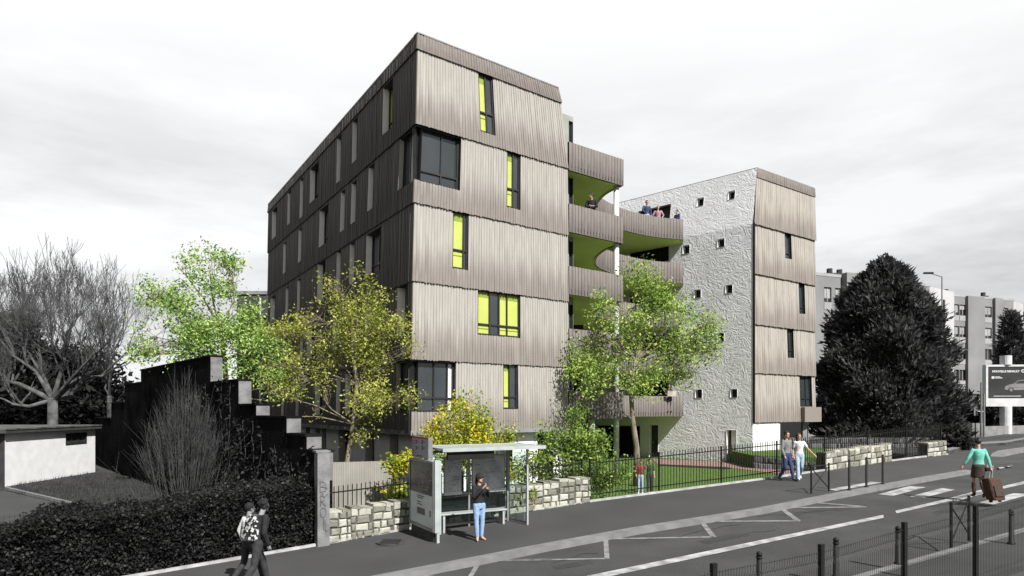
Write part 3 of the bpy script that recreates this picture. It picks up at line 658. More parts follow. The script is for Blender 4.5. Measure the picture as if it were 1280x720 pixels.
og2 = FW[0].px(740, 800, 532, 574); og2[2] = .01
top_d = FW[1].px(797, 838, 250, 290); top_d[2] = 0.01; top_d[3] = .72
m_ = MB(); 
for f, ops_ in ((FW[0], lo_+dr+gl_+[og2]), (FW[1], hi_+[top_d])):
    q = MB(); wallpanel(q, f, ops_, 0)
    for u_ in q.uv: u_[:] = [(u, v*(f.zt-f.zb)+f.zb) for u, v in u_]
    q.build('render_wall', 'stucco', B)
for f, ops_ in ((FW[0], lo_), (FW[1], hi_)):
    for o in ops_:
        jambs(B, f, o, .35, ('white', 'white')); MB().face([f.P(o[0], o[2], -.33), f.P(o[1], o[2], -.33), f.P(o[1], o[3], -.33), f.P(o[0], o[3], -.33)]).build('pane', 'blackhole', B)
for o in dr:
    jambs(B, FW[0], o, .3, ('white', 'white'), name='door_reveal')
    d0 = MB(); p = FW[0].P(o[0], o[2], -.3); d0.ob(p, FW[0].P(o[1], o[2], -.3)-p, FW[0].P(o[0], o[3], -.3)-p, -FW[0].n*.05)
    dd = d0.build('door', 'darkdoor' if 'darkdoor' in M else 'paving_dark', B)
    MB().bx(tuple(FW[0].P(o[0]+(o[1]-o[0])*.82, (o[2]+o[3])/2*.95, -.27)), (.04, .04, .14)).build('handle', 'greymetal', dd)
for o in gl_+[og2]: window(B, FW[0], o, .2, cols=4, panes='b')
window(B, FW[1], top_d, .3, cols=[.33], panes='b', mats=('reveal', 'reveal'))
# capping, corner trim, base, roof
m_ = MB(); d = BtW-topx; m_.ob((topx.x, topx.y, bz[6]), (d.x, d.y, 0), (-bnL.x*.3, -bnL.y*.3, 0), (0, 0, .04)); d = BE-topx; m_.ob((topx.x, topx.y, bz[6]-.001), (d.x, d.y, 0), (-bnR.x*.3, -bnR.y*.3, 0), (0, 0, .045)); m_.build('roof_capping', 'greymetal', B)
m_ = MB(); c0 = bo(.14)[0]
m_.ob((BC.x+bnR.x*.01, BC.y+bnR.y*.01, bz[0]-.05), (bnR.x*.15, bnR.y*.15, 0), (-bR.x*.012, -bR.y*.012, 0), (0, 0, bz[4]-bz[0]+.1)); m_.build('corner_trim', 'paving_dark', B)
m_ = MB(); bk = BE+bL*tW; ins = -bnL*.12; m_.prism([tuple(BC+ins), tuple(BE), tuple(bk), tuple(BW+ins)], bz[0]-.05, bz[0]+.12, 0); m_.build('soffit', 'concrete', B)
m_ = MB(); m_.prism([tuple(topx), tuple(BE), tuple(bk), tuple(BtW)], bz[6]-.4, bz[6]-.25); m_.build('roof', 'concrete', B)
m_ = MB(); m_.face([V(*BE, bz[0]), V(*bk, bz[0]), V(*bk, bz[6]), V(*BE, bz[6])]); m_.face([V(*BW, .2), V(*bk, .2), V(*bk, bz[6]), V(*BW, bz[6])]); m_.build('rear_walls', 'concrete', B)
e0 = BC+bnR*-.02; e1 = BC+bR*isect(975, BC, BC+bR)[0]; m_ = MB(); d = e1-e0; n_ = -bnR*6
m_.prism([tuple(e0), tuple(e1), tuple(e1+n_), tuple(e0+n_)], .2, bz[0]-.05); m_.build('base_wall', 'white', B)
m_ = MB(); a = e1-bnR*2.5; bq = BC+bR*tE*.93-bnR*2.5; m_.prism([tuple(a), tuple(bq), tuple(bq-bnR*.2), tuple(a-bnR*.2)], .2, bz[0]-.05); m_.build('recessed_wall', 'paving_dark', B)
m_ = MB(); q_ = BC+bR*isect(1010.5, BC, BC+bR)[0]-bnR*.3; m_.bx((q_.x, q_.y, (bz[0]+.7)/2), (.28, .28, bz[0]-.75)); m_.build('pillar', 'concrete', B)

# ---- linking balconies ---------------------------------------------------
BA = T('balcony_tower', 'stacked curved balconies with timber parapets and green soffits between the two blocks', 'balconies', (4.5, 31, .3))
lev = [ZC-.45, ZC+2.33, ZC+5.12, ZC+7.9, ZC+10.65]
def cat(pts, n=8):
    P = [Vector(p) for p in pts]; P = [P[0]*2-P[1]]+P+[P[-1]*2-P[-2]]; o = []
    for i in range(1, len(P)-2):
        for k in range(n):
            t = k/n; a, b, c, d = P[i-1], P[i], P[i+1], P[i+2]
            o.append(.5*((2*b)+(-a+c)*t+(2*a-5*b+4*c-d)*t*t+(-a+3*b-3*c+d)*t**3))
    return o+[P[-2]]
front = [V(2.53, 29.2), V(5.30, 31.3)]
bay = cat([V(5.30, 31.3), V(4.72, 32.4), V(4.45, 33.7), V(4.45, 35.0), V(4.72, 36.3), V(5.35, 37.5), V(6.4, 38.8), V(7.7, 39.9), V(9.1, 40.7), V(10.72, 41.2)])
tipw = BC+bL*isect(853, BC, BC+bL)[0]; wbk = BC+bL*isect(728, BC, BC+bL)[0]
ring = front[:1]+bay+[tipw, wbk, V(3.2, 45.5), V(-1.2, 38.4), V(2.0, 31.5)]
def ribbon(mb, pts, z0, z1, th=.09, m=0, flare=0):
    u = 0; n = len(pts); nn = []
    for i in range(n):
        d = (pts[min(i+1, n-1)]-pts[max(i-1, 0)]).normalized(); nn.append(V(d.y, -d.x))
    for i in range(n-1):
        a, b = pts[i], pts[i+1]; l = (b-a).length; na, nb = nn[i], nn[i+1]
        A0, B0 = a, b; A1, B1 = a-na*th, b-nb*th; fa, fb = a+na*flare, b+nb*flare
        uv = [(u, .05), (u+l, .05), (u+l, .9), (u, .9)]
        mb.face([V(*A0, z0), V(*B0, z0), V(*fb, z1), V(*fa, z1)], m, uv); mb.face([V(*B1, z0), V(*A1, z0), V(*(fa-na*th), z1), V(*(fb-nb*th), z1)], m, uv)
        mb.face([V(*fa, z1), V(*fb, z1), V(*(fb-nb*th), z1), V(*(fa-na*th), z1)], m, [(u, .9)]*4)
        # boards: thin battens on the outside
        k = max(1, int(l/.16))
        for j in range(k):
            t0, t1 = j/k, (j+.62)/k; p = a.lerp(b, t0); q = a.lerp(b, t1); pt = fa.lerp(fb, t0); qt = fa.lerp(fb, t1); nv = V(*na, 0)*.022
            s_ = [V(*p, z0), V(*q, z0), V(*qt, z1), V(*pt, z1)]; s2 = [x_+nv for x_ in s_]; uu = u+l*t0
            w_ = [(uu, .05), (uu, .05), (uu, .9), (uu, .9)]
            mb.face(s2, m, w_); mb.face([s_[0], s2[0], s2[3], s_[3]], m, w_); mb.face([s_[1], s_[2], s2[2], s2[1]], m, w_); mb.face([s_[3], s2[3], s2[2], s_[2]], m, w_)
        u += l
fr2 = [front[0].lerp(front[1], i/6) for i in range(7)]
for k, z in enumerate(lev):
    m_ = MB(); m_.prism([tuple(p) for p in ring], z+.015, z+.24, 0, 0, 1); m_.build('balcony_slab', ['concrete', 'greenceil'], BA)
    m_ = MB(); edge = [p*1.0 for p in fr2[:-1]]+bay+[bay[-1].lerp(tipw, .5), tipw]
    nn_ = []
    ribbon(m_, [p for p in edge], z-.02, z+1.24, .09)
    m_.build('parapet', 'woodbal', BA)
m_ = MB()
bw = [V(2.2, 31.5), V(1.9, 37.0), V(3.3, 43.5), V(5.4, 47.2)]
for a, b in zip(bw, bw[1:]): m_.face([V(*a, .3), V(*b, .3), V(*b, lev[-1]+.02), V(*a, lev[-1]+.02)])
m_.build('green_back_wall', 'greenceil', BA)
for (x, y, zt_) in ((5.0, 31.45, lev[4]), (3.72, 30.55, lev[0])):
    m_ = MB(); m_.tube([(x, y, .3), (x, y, zt_)], .13, 14); m_.build('column', 'col', BA, smooth=True)
for k in range(4):
    for (x, y) in ((3.6, 36.6), (2.75, 36.0)):
        MB().bx((x, y, lev[k]+1.3), (.75, .06, 2.1)).build('balcony_door', 'blackhole', BA)
# dark rear wall at garden level under the balconies
MB().ob((1.9, 38.6, .3), (3.4, 6.3, 0), (.1, 0, 0), (0, 0, lev[0]-.32)).build('garden_level_wall', 'concrete', BA)

# ---- background blocks ---------------------------------------------------
def bgblock(label, x0, x1, Y0, Y1, ytop, zbase, cols, nfl, lit, gapless=None, floorh=2.8):
    a = W(x0, ytop, Y0); b = W(x1, ytop, Y0+(Y1-Y0)); top = a.z
    r = T('apartment_block', label, 'apartment building', (a.x, a.y, zbase)); C = V(a.x, a.y); D = V(b.x, b.y); f = Face(C, D, C, D, zbase, top)
    depth = f.n*-11; m_ = MB(); ops_ = []
    H = top-zbase
    for fl in range(nfl):
        vt = top-1.0-fl*floorh
        for (c, wd) in cols:
            t0, t1 = isect(c, C, D)[0], isect(c+wd, C, D)[0]; ops_.append([t0, t1, (vt-1.35-zbase)/H, (vt-zbase)/H])
    wallpanel(m_, f, ops_); A_, B_ = V(*C, 0), V(*D, 0)
    m_.face([f.P(0, 1), f.P(1, 1), f.P(1, 1)+depth, f.P(0, 1)+depth]); m_.face([f.P(0, 0), f.P(0, 1), f.P(0, 1)+depth, f.P(0, 0)+depth])
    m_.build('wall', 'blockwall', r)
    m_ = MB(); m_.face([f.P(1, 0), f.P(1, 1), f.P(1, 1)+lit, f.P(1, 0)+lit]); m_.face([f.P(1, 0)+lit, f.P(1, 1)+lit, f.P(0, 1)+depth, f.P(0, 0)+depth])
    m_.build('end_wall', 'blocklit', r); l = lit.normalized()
    m_ = MB(); p = f.P(1, 0)+lit*.52+l.cross(V(0, 0, 1))*.0; side = l.cross(V(0, 0, 1)); m_.ob(p+side*.03, l*.35, side*.06, (0, 0, H*.93)); m_.build('expansion_joint', 'paving_dark', r)
    rr = random.Random(5)
    for o in ops_:
        jambs(r, f, o, .15, ('concrete', 'concrete')); m_ = MB(); k = rr.choice([.0, .45, .75]); vm = o[3]-(o[3]-o[2])*k
        m_.face([f.P(o[0], o[2], -.14), f.P(o[1], o[2], -.14), f.P(o[1], vm, -.14), f.P(o[0], vm, -.14)], 0)
        if k: m_.face([f.P(o[0], vm, -.12), f.P(o[1], vm, -.12), f.P(o[1], o[3], -.12), f.P(o[0], o[3], -.12)], 1)
        mid = (o[0]+o[1])/2; p = f.P(mid, o[2], -.14); m_.ob(p, f.d*.08, V(0, 0, (o[3]-o[2])*H), f.n*.06, 1)
        m_.build('window', ['blockglass', 'shutter'], r)
        p = f.P(o[0], o[2]-.75/H, .01); MB().ob(p, f.P(o[1], o[2]-.75/H, .01)-p, V(0, 0, .68), f.n*.03).build('spandrel_panel', 'blockpanel', r)
    m_ = MB(); 
    for t in (0, .999):
        p = f.P(t, 1, .02); m_.ob(p, V(0, 0, .22), f.n*-.3, f.d*.2)
    p = f.P(0, 1, .03); m_.ob(p, f.P(1, 1, .03)-p, V(0, 0, .28), f.n*-.3); m_.build('roof_edge', 'blockpanel', r)
    return r, f
zb_ = 1.0
r1, f1 = bgblock('grey concrete apartment block behind the big dark conifer', 1010, 1162, 60, 66, 343, zb_, [(1030, 9), (1044, 10), (1075, 9), (1090, 10), (1118, 9), (1134, 10)], 5, V(4.5, 3, 0))
r2, f2 = bgblock('distant grey apartment block with shutters, rising behind the billboard', 1188, 1267, 84, 88, 370, zb_, [(1190.5, 8), (1199.5, 8), (1231, 8.5), (1252, 8)], 5, V(3.2, 2.5, 0))
for r_, f_, sp in ((r1, f1, ((.30, 1.2), (.38, .9), (.93, .7))), (r2, f2, ((.16, 1.0), (.75, .6)))):
    for t, s_ in sp:
        m_ = MB(); p = f_.P(t, 1, -2); m_.bx((p.x, p.y, p.z+.4), (1.3*s_, 1.0, .8)); m_.tube([(p.x, p.y, p.z+.8), (p.x, p.y, p.z+1.3)], .28, 8); m_.build('chimney', 'paving_dark', r_)
# stepped projecting bays of the second block
m_ = MB()
for x0, x1 in ((1207, 1228), (1241, 1251)):
    t0, t1 = isect(x0, f2.b0, f2.b1)[0], isect(x1, f2.b0, f2.b1)[0]; p = f2.P(t0, 0, .0); m_.ob(p, f2.P(t1, 0)-p, (0, 0, f2.zt-f2.zb+.15), f2.n*.35)
m_.build('projecting_bay', 'blockwall', r2)
m_ = MB()
for x0, x1 in ((1052, 1068),):
    t0, t1 = isect(x0, f1.b0, f1.b1)[0], isect(x1, f1.b0, f1.b1)[0]; p = f1.P(t0, 0, .0); m_.ob(p, f1.P(t1, 0)-p, (0, 0, f1.zt-f1.zb+.4), f1.n*.6)
m_.build('projecting_bay', 'blockwall', r1)
r3 = T('apartment_block', 'lower slice of a far apartment block at the right edge', 'apartment building', (70, 100, 1))
a = W(1268, 378, 100); b = W(1330, 372, 104); m_ = MB(); m_.ob((a.x, a.y, 1), (b.x-a.x, 4, 0), (2, 10, 0), (0, 0, a.z-1)); m_.build('wall', 'blockpanel', r3)
for fl in range(5):
    for k in range(4):
        m_ = MB(); d = V(b.x-a.x, 4, 0); p = V(a.x, a.y, a.z-2.6-2.9*fl)+d*(.12+.22*k); n_ = V(d.y, -d.x, 0).normalized()
        m_.ob(p+n_*.03, d.normalized()*1.2, (0, 0, 1.3), n_*.05); m_.build('window', 'blockglass', r3)
# dark low building behind block A, left
r4 = T('dark_building', 'dark flat roofed building seen just left of the tall timber block', 'building', (-18, 50, 0))
a = W(296, 368, 50); b = W(345, 362, 50); m_ = MB(); m_.ob((a.x, 50, 0), (b.x-a.x, 0, 0), (0, 9, 0), (0, 0, a.z)); m_.build('wall', 'paving_dark', r4)
m_ = MB(); m_.ob((a.x-.1, 49.9, a.z), (b.x-a.x+.2, 0, 0), (0, 9.2, 0), (0, 0, .25)); m_.build('roof_edge', 'concrete', r4)
m_ = MB(); m_.tube([(W(325, 500, 49.8).x, 49.85, 0), (W(325, 500, 49.8).x, 49.85, a.z-.3)], .07, 6); m_.build('downpipe', 'col', r4)

# ---- garage on the left ---------------------------------------------------
gr = T('garage', 'low white garage with flat dark roof at the left edge', 'garage', (-24, 31, -.15))
q0 = V((6-640)/F*31.2, 31.2); q1 = V((119-640)/F*38.5, 38.5); f = Face(q0, q1, q0, q1, -.2, 0); f.zt = zz(541.5, 31.2)
o = f.px(82, 108, 540, 556); o[3] = .93; o[2] = .70
m_ = MB(); wallpanel(m_, f, [o]); n_ = f.n*-6; m_.face([f.P(1, 0), f.P(1, 1), f.P(1, 1)+n_, f.P(1, 0)+n_]); m_.build('wall', 'whitewall' if 'whitewall' in M else 'white', gr)
m_ = MB(); m_.face([f.P(0, 0), f.P(0, 1), f.P(0, 1)+V(-7, 3, 0), f.P(0, 0)+V(-7, 3, 0)]); m_.build('gable_wall', 'paving_dark', gr)
window(gr, f, o, .1, cols=3)
m_ = MB(); p = f.P(0, 1, .25)-f.d*.3; L_ = (f.P(1, 1)-f.P(0, 1)).length+.5; m_.ob(p, f.d*L_, f.n*-6.5, (0, 0, .16)); m_.ob(p+f.n*.03+V(0, 0, .16), f.d*L_, f.n*-6.5, (0, 0, .07), 1)
m_.build('roof', ['paving_dark', 'barkpale'], gr)
drape_l = lambda name, px, z, m: flat(px, z, m, name)
tag(flat([(8, 612), (4, 606), (118, 588), (240, 610), (300, 640), (160, 650), (100, 633)], -.06, 'yardgrass', 'rough_grass'), kind='structure')
m_ = MB(); P3 = [V((x-640)/F*((ZC+.05)*F/(y-HOR)), (ZC+.05)*F/(y-HOR), -.06) for x, y in ((6, 612), (60, 625), (110, 637), (200, 660))]
for a, b in zip(P3, P3[1:]): m_.ob(a, b-a, (.0, .18, 0), (0, 0, .12))
tag(m_.build('yard_kerb', 'kerbstone'), kind='structure')
tag(flat([(-60, 640), (6, 613), (100, 635), (200, 660), (260, 700), (-60, 760)], -.075, 'pavement', 'yard_asphalt'), kind='structure')

# ---- stepped black wall -----------------------------------------------------
sw = T('stepped_gable_wall', 'tall blackened wall with stepped top behind the bare shrub', 'wall', (-14, 27, 0))
N0 = V(-5.08, 17.25); N1 = V(-27.9, 44); dw = (N1-N0).normalized(); pw = V(-dw.y, dw.x)
if pw.y < 0: pw = -pw                                    # pointing away from the viewer
steps = [(386, 366, 563), (366, 346, 547), (345, 316, 523), (315, 300, 507), (298, 263, 476), (263, 176, 447), (176, 156, 482), (156, 139, 505), (139, 112, 525)]
steps = [(397, 383, 566), (383, 358, 546), (358, 320, 523), (320, 298, 507), (298, 263, 476), (263, 176, 446), (176, 156, 462+17), (156, 139, 504), (139, 118, 524)]
rz_ = random.Random(8)
m_ = MB(); m2 = MB(); m3 = MB()
for x0, x1, y in steps:
    t0, Y0 = isect(x0, N0, N1); t1, Y1 = isect(x1, N0, N1); a = N0.lerp(N1, t0); b = N0.lerp(N1, t1); Yc = Y0 if x0 != 263 else Y0
    z = zz(y, Yc); th = .42 if x0 in (263, 298, 358, 320) else .42
    m_.ob((a.x, a.y, -.3), (b.x-a.x, b.y-a.y, 0), (pw.x*th, pw.y*th, 0), (0, 0, z+.3))
    e = -dw*.04-pw*.04; m2.ob((a.x+e.x, a.y+e.y, z), (b.x-a.x+dw.x*.08, b.y-a.y+dw.y*.08, 0), (pw.x*(th+.08), pw.y*(th+.08), 0), (0, 0, .07))
    zl = z-(1.0 if x0 in (263, 298) else .75)
    m3.ob((a.x-dw.x*.03, a.y-dw.y*.03, zl), (dw.x*.02, dw.y*.02, 0), (pw.x*th, pw.y*th, 0), (0, 0, z-zl))
m_.build('wall', 'darkwall', sw); m2.build('coping', 'darkwall', sw); m3.build('pier_face', 'pier', sw)
gp = T('gate_pier', 'grey concrete pier with scrawled graffiti at the end of the stone wall', 'pier', (-4.9, 17.0, 0))
pa = GP(397, 684); pb = GP(410, 680); zt_ = zz(566, pa.y)
m_ = MB(); d = V(.873, .488, 0); wd = .30; p = V(pa.x, pa.y, -.3); m_.ob(p, d*wd, V(-.488, .873, 0)*.35, (0, 0, zt_+.3)); m_.ob(p+V(-.03, -.03, zt_+.3), d*(wd+.06), V(-.488, .873, 0)*.4, (0, 0, .05)); m_.build('shaft', 'pier', gp)
m_ = MB(); nf = V(.488, -.873, 0)
def scr(pts, u0, v0, su, sv_):
    q = [p+d*(u0+x_*su)+V(0, 0, .3+v0+y_*sv_)+nf*.006 for x_, y_ in pts]; m_.tube(q, .007, 4)
B1 = [(0, 0), (0, 1), (.8, .85), (.7, .6), (.1, .5), (1, .4), (.9, .1), (0, 0)]
scr(B1, .06, 1.55, .14, .28); scr([(0, 0), (.1, 1), (.8, .9), (.6, .5), (.1, .5), (1, 0)], .07, 1.2, .13, .26); scr([(.5+.5*math.cos(t*.6), .5+.5*math.sin(t*.6)) for t in range(12)], .06, .92, .15, .24)
scr([(0, .2), (.3, 1), (.5, 0), (1, .8)], .05, 1.42, .2, .1); scr([(0, 1), (.2, 0), (.9, .3)], .2, 1.62, .05, .15); scr([(.4, 1), (.5, 0)], .1, .6, .1, .3); scr([(.4, 1), (.5, 0), (.9, .1)], .14, .55, .1, .3)
m_.build('graffiti', 'paving_dark', gp)

# ---- stone walls ----------------------------------------------------------
def stonewall(name, label, base, h0, h1, th=.4, sz=.25, m='stone', zoff=0, group=None):
    # base: list of ground points; stones laid in courses on the street side over a mortar core
    r = T(name, label, 'stone wall', tuple(base[0]), group); core = MB(); st = MB(); rr = random.Random(len(label))
    for a, b in zip(base, base[1:]):
        d = (b-a); l = d.length; dn = d.normalized(); n = V(dn.y, -dn.x, 0).normalized()
        if n.y > 0: n = -n
        ha = h0; hb = h1
        core.poly([a+V(0, 0, -.3), b+V(0, 0, -.3), b+V(0, 0, hb-.03), a+V(0, 0, ha-.03)]+[q-n*th for q in (a+V(0, 0, -.3), b+V(0, 0, -.3), b+V(0, 0, hb-.03), a+V(0, 0, ha-.03))], [(0, 1, 2, 3), (5, 4, 7, 6), (3, 2, 6, 7), (1, 5, 6, 2), (0, 3, 7, 4)])
        for side in (1, -1):
            nc = max(2, int(round((ha+hb)/2/(sz*.82))))
            for c in range(nc):
                x = -rr.random()*sz*.5
                while x < l-.02:
                    w_ = sz*(.6+1.1*rr.random()); x0 = max(x, 0)+.012; x1 = min(x+w_, l)-.012
                    if x1-x0 > .06:
                        P = []
                        for (xx, cc) in ((x0, c), (x1, c), (x1, c+1), (x0, c+1)):
                            hh = (ha+(hb-ha)*xx/l); z = hh*cc/nc+(.012 if cc == c else -.012)+rr.uniform(-.022, .022); P.append(a+d*(xx/l)+V(0, 0, z)+dn*rr.uniform(-.012, .012))
                        off = n*0 if side == 1 else -n*th; nn = n*side; cen = sum(P, V(0, 0, 0))/4; dp = rr.uniform(.02, .06)
                        mid = [p_.lerp(cen, .10)+off+nn*dp*.75 for p_ in P]; top = [p_.lerp(cen, .38)+off+nn*(dp+rr.uniform(0, .012)) for p_ in P]; bot = [p_+off-nn*.01 for p_ in P]
                        st.poly(bot+mid+top, [(0, 1, 5, 4), (1, 2, 6, 5), (2, 3, 7, 6), (3, 0, 4, 7), (4, 5, 9, 8), (5, 6, 10, 9), (6, 7, 11, 10), (7, 4, 8, 11), (8, 9, 10, 11)])
                    x += w_
        # rough cap stones
        x = 0
        while x < l-.03:
            w_ = min(sz*(.8+.8*rr.random()), l-x); hh = ha+(hb-ha)*(x/l); p = a+d*(x/l)+V(0, 0, hh-.03)+n*.03; st.ob(p+V(0, 0, 0)+dn*.012, dn*(w_-.024)+V(0, 0, (hb-ha)*w_/l), -n*(th+.06), (0, 0, .05+.03*rr.random())); x += w_
    core.build('mortar_core', 'mortar', r); st.build('stones', m, r, smooth=False); return r
def along(x0, y0, x1, y1, off=.0, n=8, z=None):
    a, b = GP(x0, y0), GP(x1, y1); o = []
    for i in range(n+1):
        p = a.lerp(b, i/n); s_, n_ = sn(p.x, p.y); x, y = xy(s_, fence_n(s_)+off); o.append(V(x, y, g(s_)-.02))
    return o
W1 = along(410, 680, 738, 627.8, .02, 14)
stonewall('stone_wall', 'pale rubble stone wall running behind the bus shelter', W1, .84, .78, .4, .24)
W2 = along(1036, 589, 1116, 577, -.02, 3)
stonewall('stone_wall', 'pale stone wall section set in the railings beyond the walking couple', W2, .72, .78, .4, .33)
W3 = along(1163, 571.5, 1182, 568.8, -.02, 1)
stonewall('stone_wall', 'short end piece of pale stone wall at the right end of the railings', W3, .62, .66, .4, .3)
def ip(x, y, z): Y = (ZC-z)*F/(y-HOR); return V((x-640)/F*Y, Y, z)
a_, b_ = ip(925, 589, .4), ip(1036, 592, .42)
# terrace with its two dark retaining walls in front of block B's end
TB = [V((942-640)/F*35.5, 35.5, .35), V((1035-640)/F*33.8, 33.8, .5), V((1130-640)/F*35.5, 35.5, .9)]
mb = MB(); TZ = 1.12
pp = [(TB[0].x-.0, TB[0].y), (TB[1].x, TB[1].y), (TB[2].x, TB[2].y), (TB[2].x+4, TB[2].y+9), (TB[0].x+1.2, TB[0].y+9.5), (TB[0].x+.1, 39.0)]
mb.prism([(x_, y_+.05) for x_, y_ in pp], .1, TZ); tag(mb.build('terrace_lawn', 'lawn'), kind='structure')
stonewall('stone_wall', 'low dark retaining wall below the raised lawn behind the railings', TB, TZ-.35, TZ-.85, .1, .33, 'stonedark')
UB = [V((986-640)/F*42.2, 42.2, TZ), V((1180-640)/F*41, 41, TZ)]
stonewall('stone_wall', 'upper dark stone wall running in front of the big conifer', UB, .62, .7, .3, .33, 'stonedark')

# ---- railings ---------------------------------------------------------------
def railing(label, x0, y0, x1, y1, h, off, post=2.6, pitch=.125, zoff=.06, arc=None):
    a, b = GP(x0, y0), GP(x1, y1); s0_, s1_ = sn(a.x, a.y)[0], sn(b.x, b.y)[0]
    r = T('iron_railings', label, 'railings', tuple(a), 'iron railings along the pavement' if False else None); nb = max(1, int(round((s1_-s0_)/post))); at = lambda s_, z: V(*xy(s_, fence_n(s_)+off), g(s_)+z)
    for k in range(nb+1):
        s_ = s0_+(s1_-s0_)*k/nb; p = at(s_, h/2+zoff); MB().bx((p.x, p.y, p.z), (.05, .05, h+.03), rz=R(29)).build('post', 'metal', r)
    for k in range(nb):
        sa = s0_+(s1_-s0_)*k/nb; sb = s0_+(s1_-s0_)*(k+1)/nb; m_ = MB(); c = int((sb-sa)/pitch)
        for j in range(1, c):
            s_ = sa+(sb-sa)*j/c; p = at(s_, zoff); m_.ob(p+V(-.011, -.011, .02), (.022, 0, 0), (0, .022, 0), (0, 0, h))
        for zr in (.14, h-.16):
            p = at(sa, zoff+zr); q = at(sb, zoff+zr); m_.ob(p, q-p, V(-.012, .022, 0), (0, 0, .035))
        m_.build('picket_panel', 'metal', r)
    return r
railing('long black iron railings in front of the garden lawn', 740, 627.5, 1178, 569, 1.32, .12)
railing('short black railings standing above the stone wall by the graffiti pier', 411, 680, 560, 655, 1.25, .46, zoff=.12)
railing('black railings above the stone wall right of the bus shelter', 585, 650, 738, 628, 1.25, .46, zoff=.12)
# pale corrugated hoarding behind the left railings
co = T('corrugated_hoarding', 'pale corrugated metal hoarding behind the short black railings', 'hoarding', (-4.5, 19, .2))
m_ = MB(); a = W(409, 578, 19.0); b = W(489, 576, 20.6); n = 130; zt_ = (a.z+b.z)/2
d = V(b.x-a.x, b.y-a.y, 0); nv = V(d.y, -d.x, 0).normalized()
for i in range(n):
    p = [V(a.x, a.y, 0)+d*(k/n)+nv*(.03*math.sin(k*2*math.pi/9)) for k in (i, i+1)]
    z = [a.z+(b.z-a.z)*k/n for k in (i, i+1)]
    m_.face([V(p[0].x, p[0].y, .0), V(p[1].x, p[1].y, .0), V(p[1].x, p[1].y, z[1]), V(p[0].x, p[0].y, z[0])])
m_.build('sheet', 'corr', co, smooth=True); MB().ob((a.x, a.y+.1, .0), d, (0, .05, 0), (0, 0, a.z-.3)).build('rail', 'greymetal', co)
# ------------------------------------------------------------------ trees and plants
def grow(mb, p, d, l, r, depth, rr, spread=.5, up=.0, kids=(2, 3), shrink=.72, minr=.006, ends=None, n=5, m=0, bend=.25):
    k = 3; pts = [p]; rads = [r]; dd = d.normalized()
    for i in range(k):
        dd = (dd+V(rr.gauss(0, bend), rr.gauss(0, bend), rr.gauss(0, bend))*.5+V(0, 0, up)).normalized(); p = p+dd*(l/k); pts.append(p); rads.append(max(minr, r*(1-.35*(i+1)/k)))
    mb.tube(pts, rads, n if depth > 1 else 3, m, cap=False)
    if depth <= 0:
        if ends is not None: ends.append(p)
        return
    for _ in range(rr.randint(*kids)):
        t = rr.uniform(.45, 1); q = pts[1].lerp(pts[-1], t) if t < .95 else pts[-1]
        nd = (dd+V(rr.gauss(0, spread), rr.gauss(0, spread), rr.gauss(0, spread*.7))).normalized()
        grow(mb, q, nd, l*shrink*rr.uniform(.8, 1.2), rads[-1]*.75, depth-1, rr, spread, up, kids, shrink, minr, ends, n, m, bend)
def leaves_mesh(name, cen, rad, n_clu, per, size, matname, parent, seed, csize=.28, flat_=.75, shellbias=.5, asp=1.9, drop=0, noise_s=1.2, cut=.50):
    """leaf faces in little sprays; cen/rad: blobs"""
    r = np.random.RandomState(seed); V_ = []; pts = []
    vol = np.array([x[0]*x[1]*x[2] for x in rad]); pr = vol**.8/ (vol**.8).sum()
    cnt = 0; tries = 0
    while len(pts) < n_clu and tries < n_clu*12:
        tries += 1; b = r.choice(len(cen), p=pr); d = r.normal(size=3); d /= np.linalg.norm(d); q = r.rand()**(1/3 if r.rand() > shellbias else 1/6)
        p = np.array(cen[b])+d*q*np.array(rad[b])*(1+.14*r.normal())
        if noise.noise(Vector(p*noise_s))*.5+.5 < cut: continue
        pts.append(p)
    pts = np.array(pts); k = len(pts)
    c = np.repeat(pts, per, 0); off = r.normal(size=c.shape)*csize*np.array([1, 1, flat_]); c = c+off; n = len(c); c[:, 2] -= np.abs(r.normal(size=n))*drop
    nn = r.normal(size=(n, 3))+np.array([0, -.25, .8]); nn /= np.linalg.norm(nn, axis=1)[:, None]
    a = np.cross(nn, r.normal(size=(n, 3))); a /= np.linalg.norm(a, axis=1)[:, None]; b = np.cross(nn, a)
    s = size*(.6+.8*r.rand(n))[:, None]
    v = np.stack([c-a*s*asp/2, c-b*s/2*.9+a*s*.05, c+a*s*asp/2-nn*s*.25, c+b*s/2*.9+a*s*.05], 1).reshape(-1, 3)
    off_ = np.array(parent.location); v = v-off_
    me = bpy.data.meshes.new(name); me.vertices.add(len(v)); me.vertices.foreach_set('co', v.ravel()); me.loops.add(len(v)); me.loops.foreach_set('vertex_index', np.arange(len(v)))
    me.polygons.add(n); me.polygons.foreach_set('loop_start', np.arange(0, len(v), 4)); me.polygons.foreach_set('loop_total', np.full(n, 4)); me.materials.append(M[matname]); me.update(); me.validate()
    o = bpy.data.objects.new(name, me); COL.objects.link(o); o.parent = parent; return o, pts
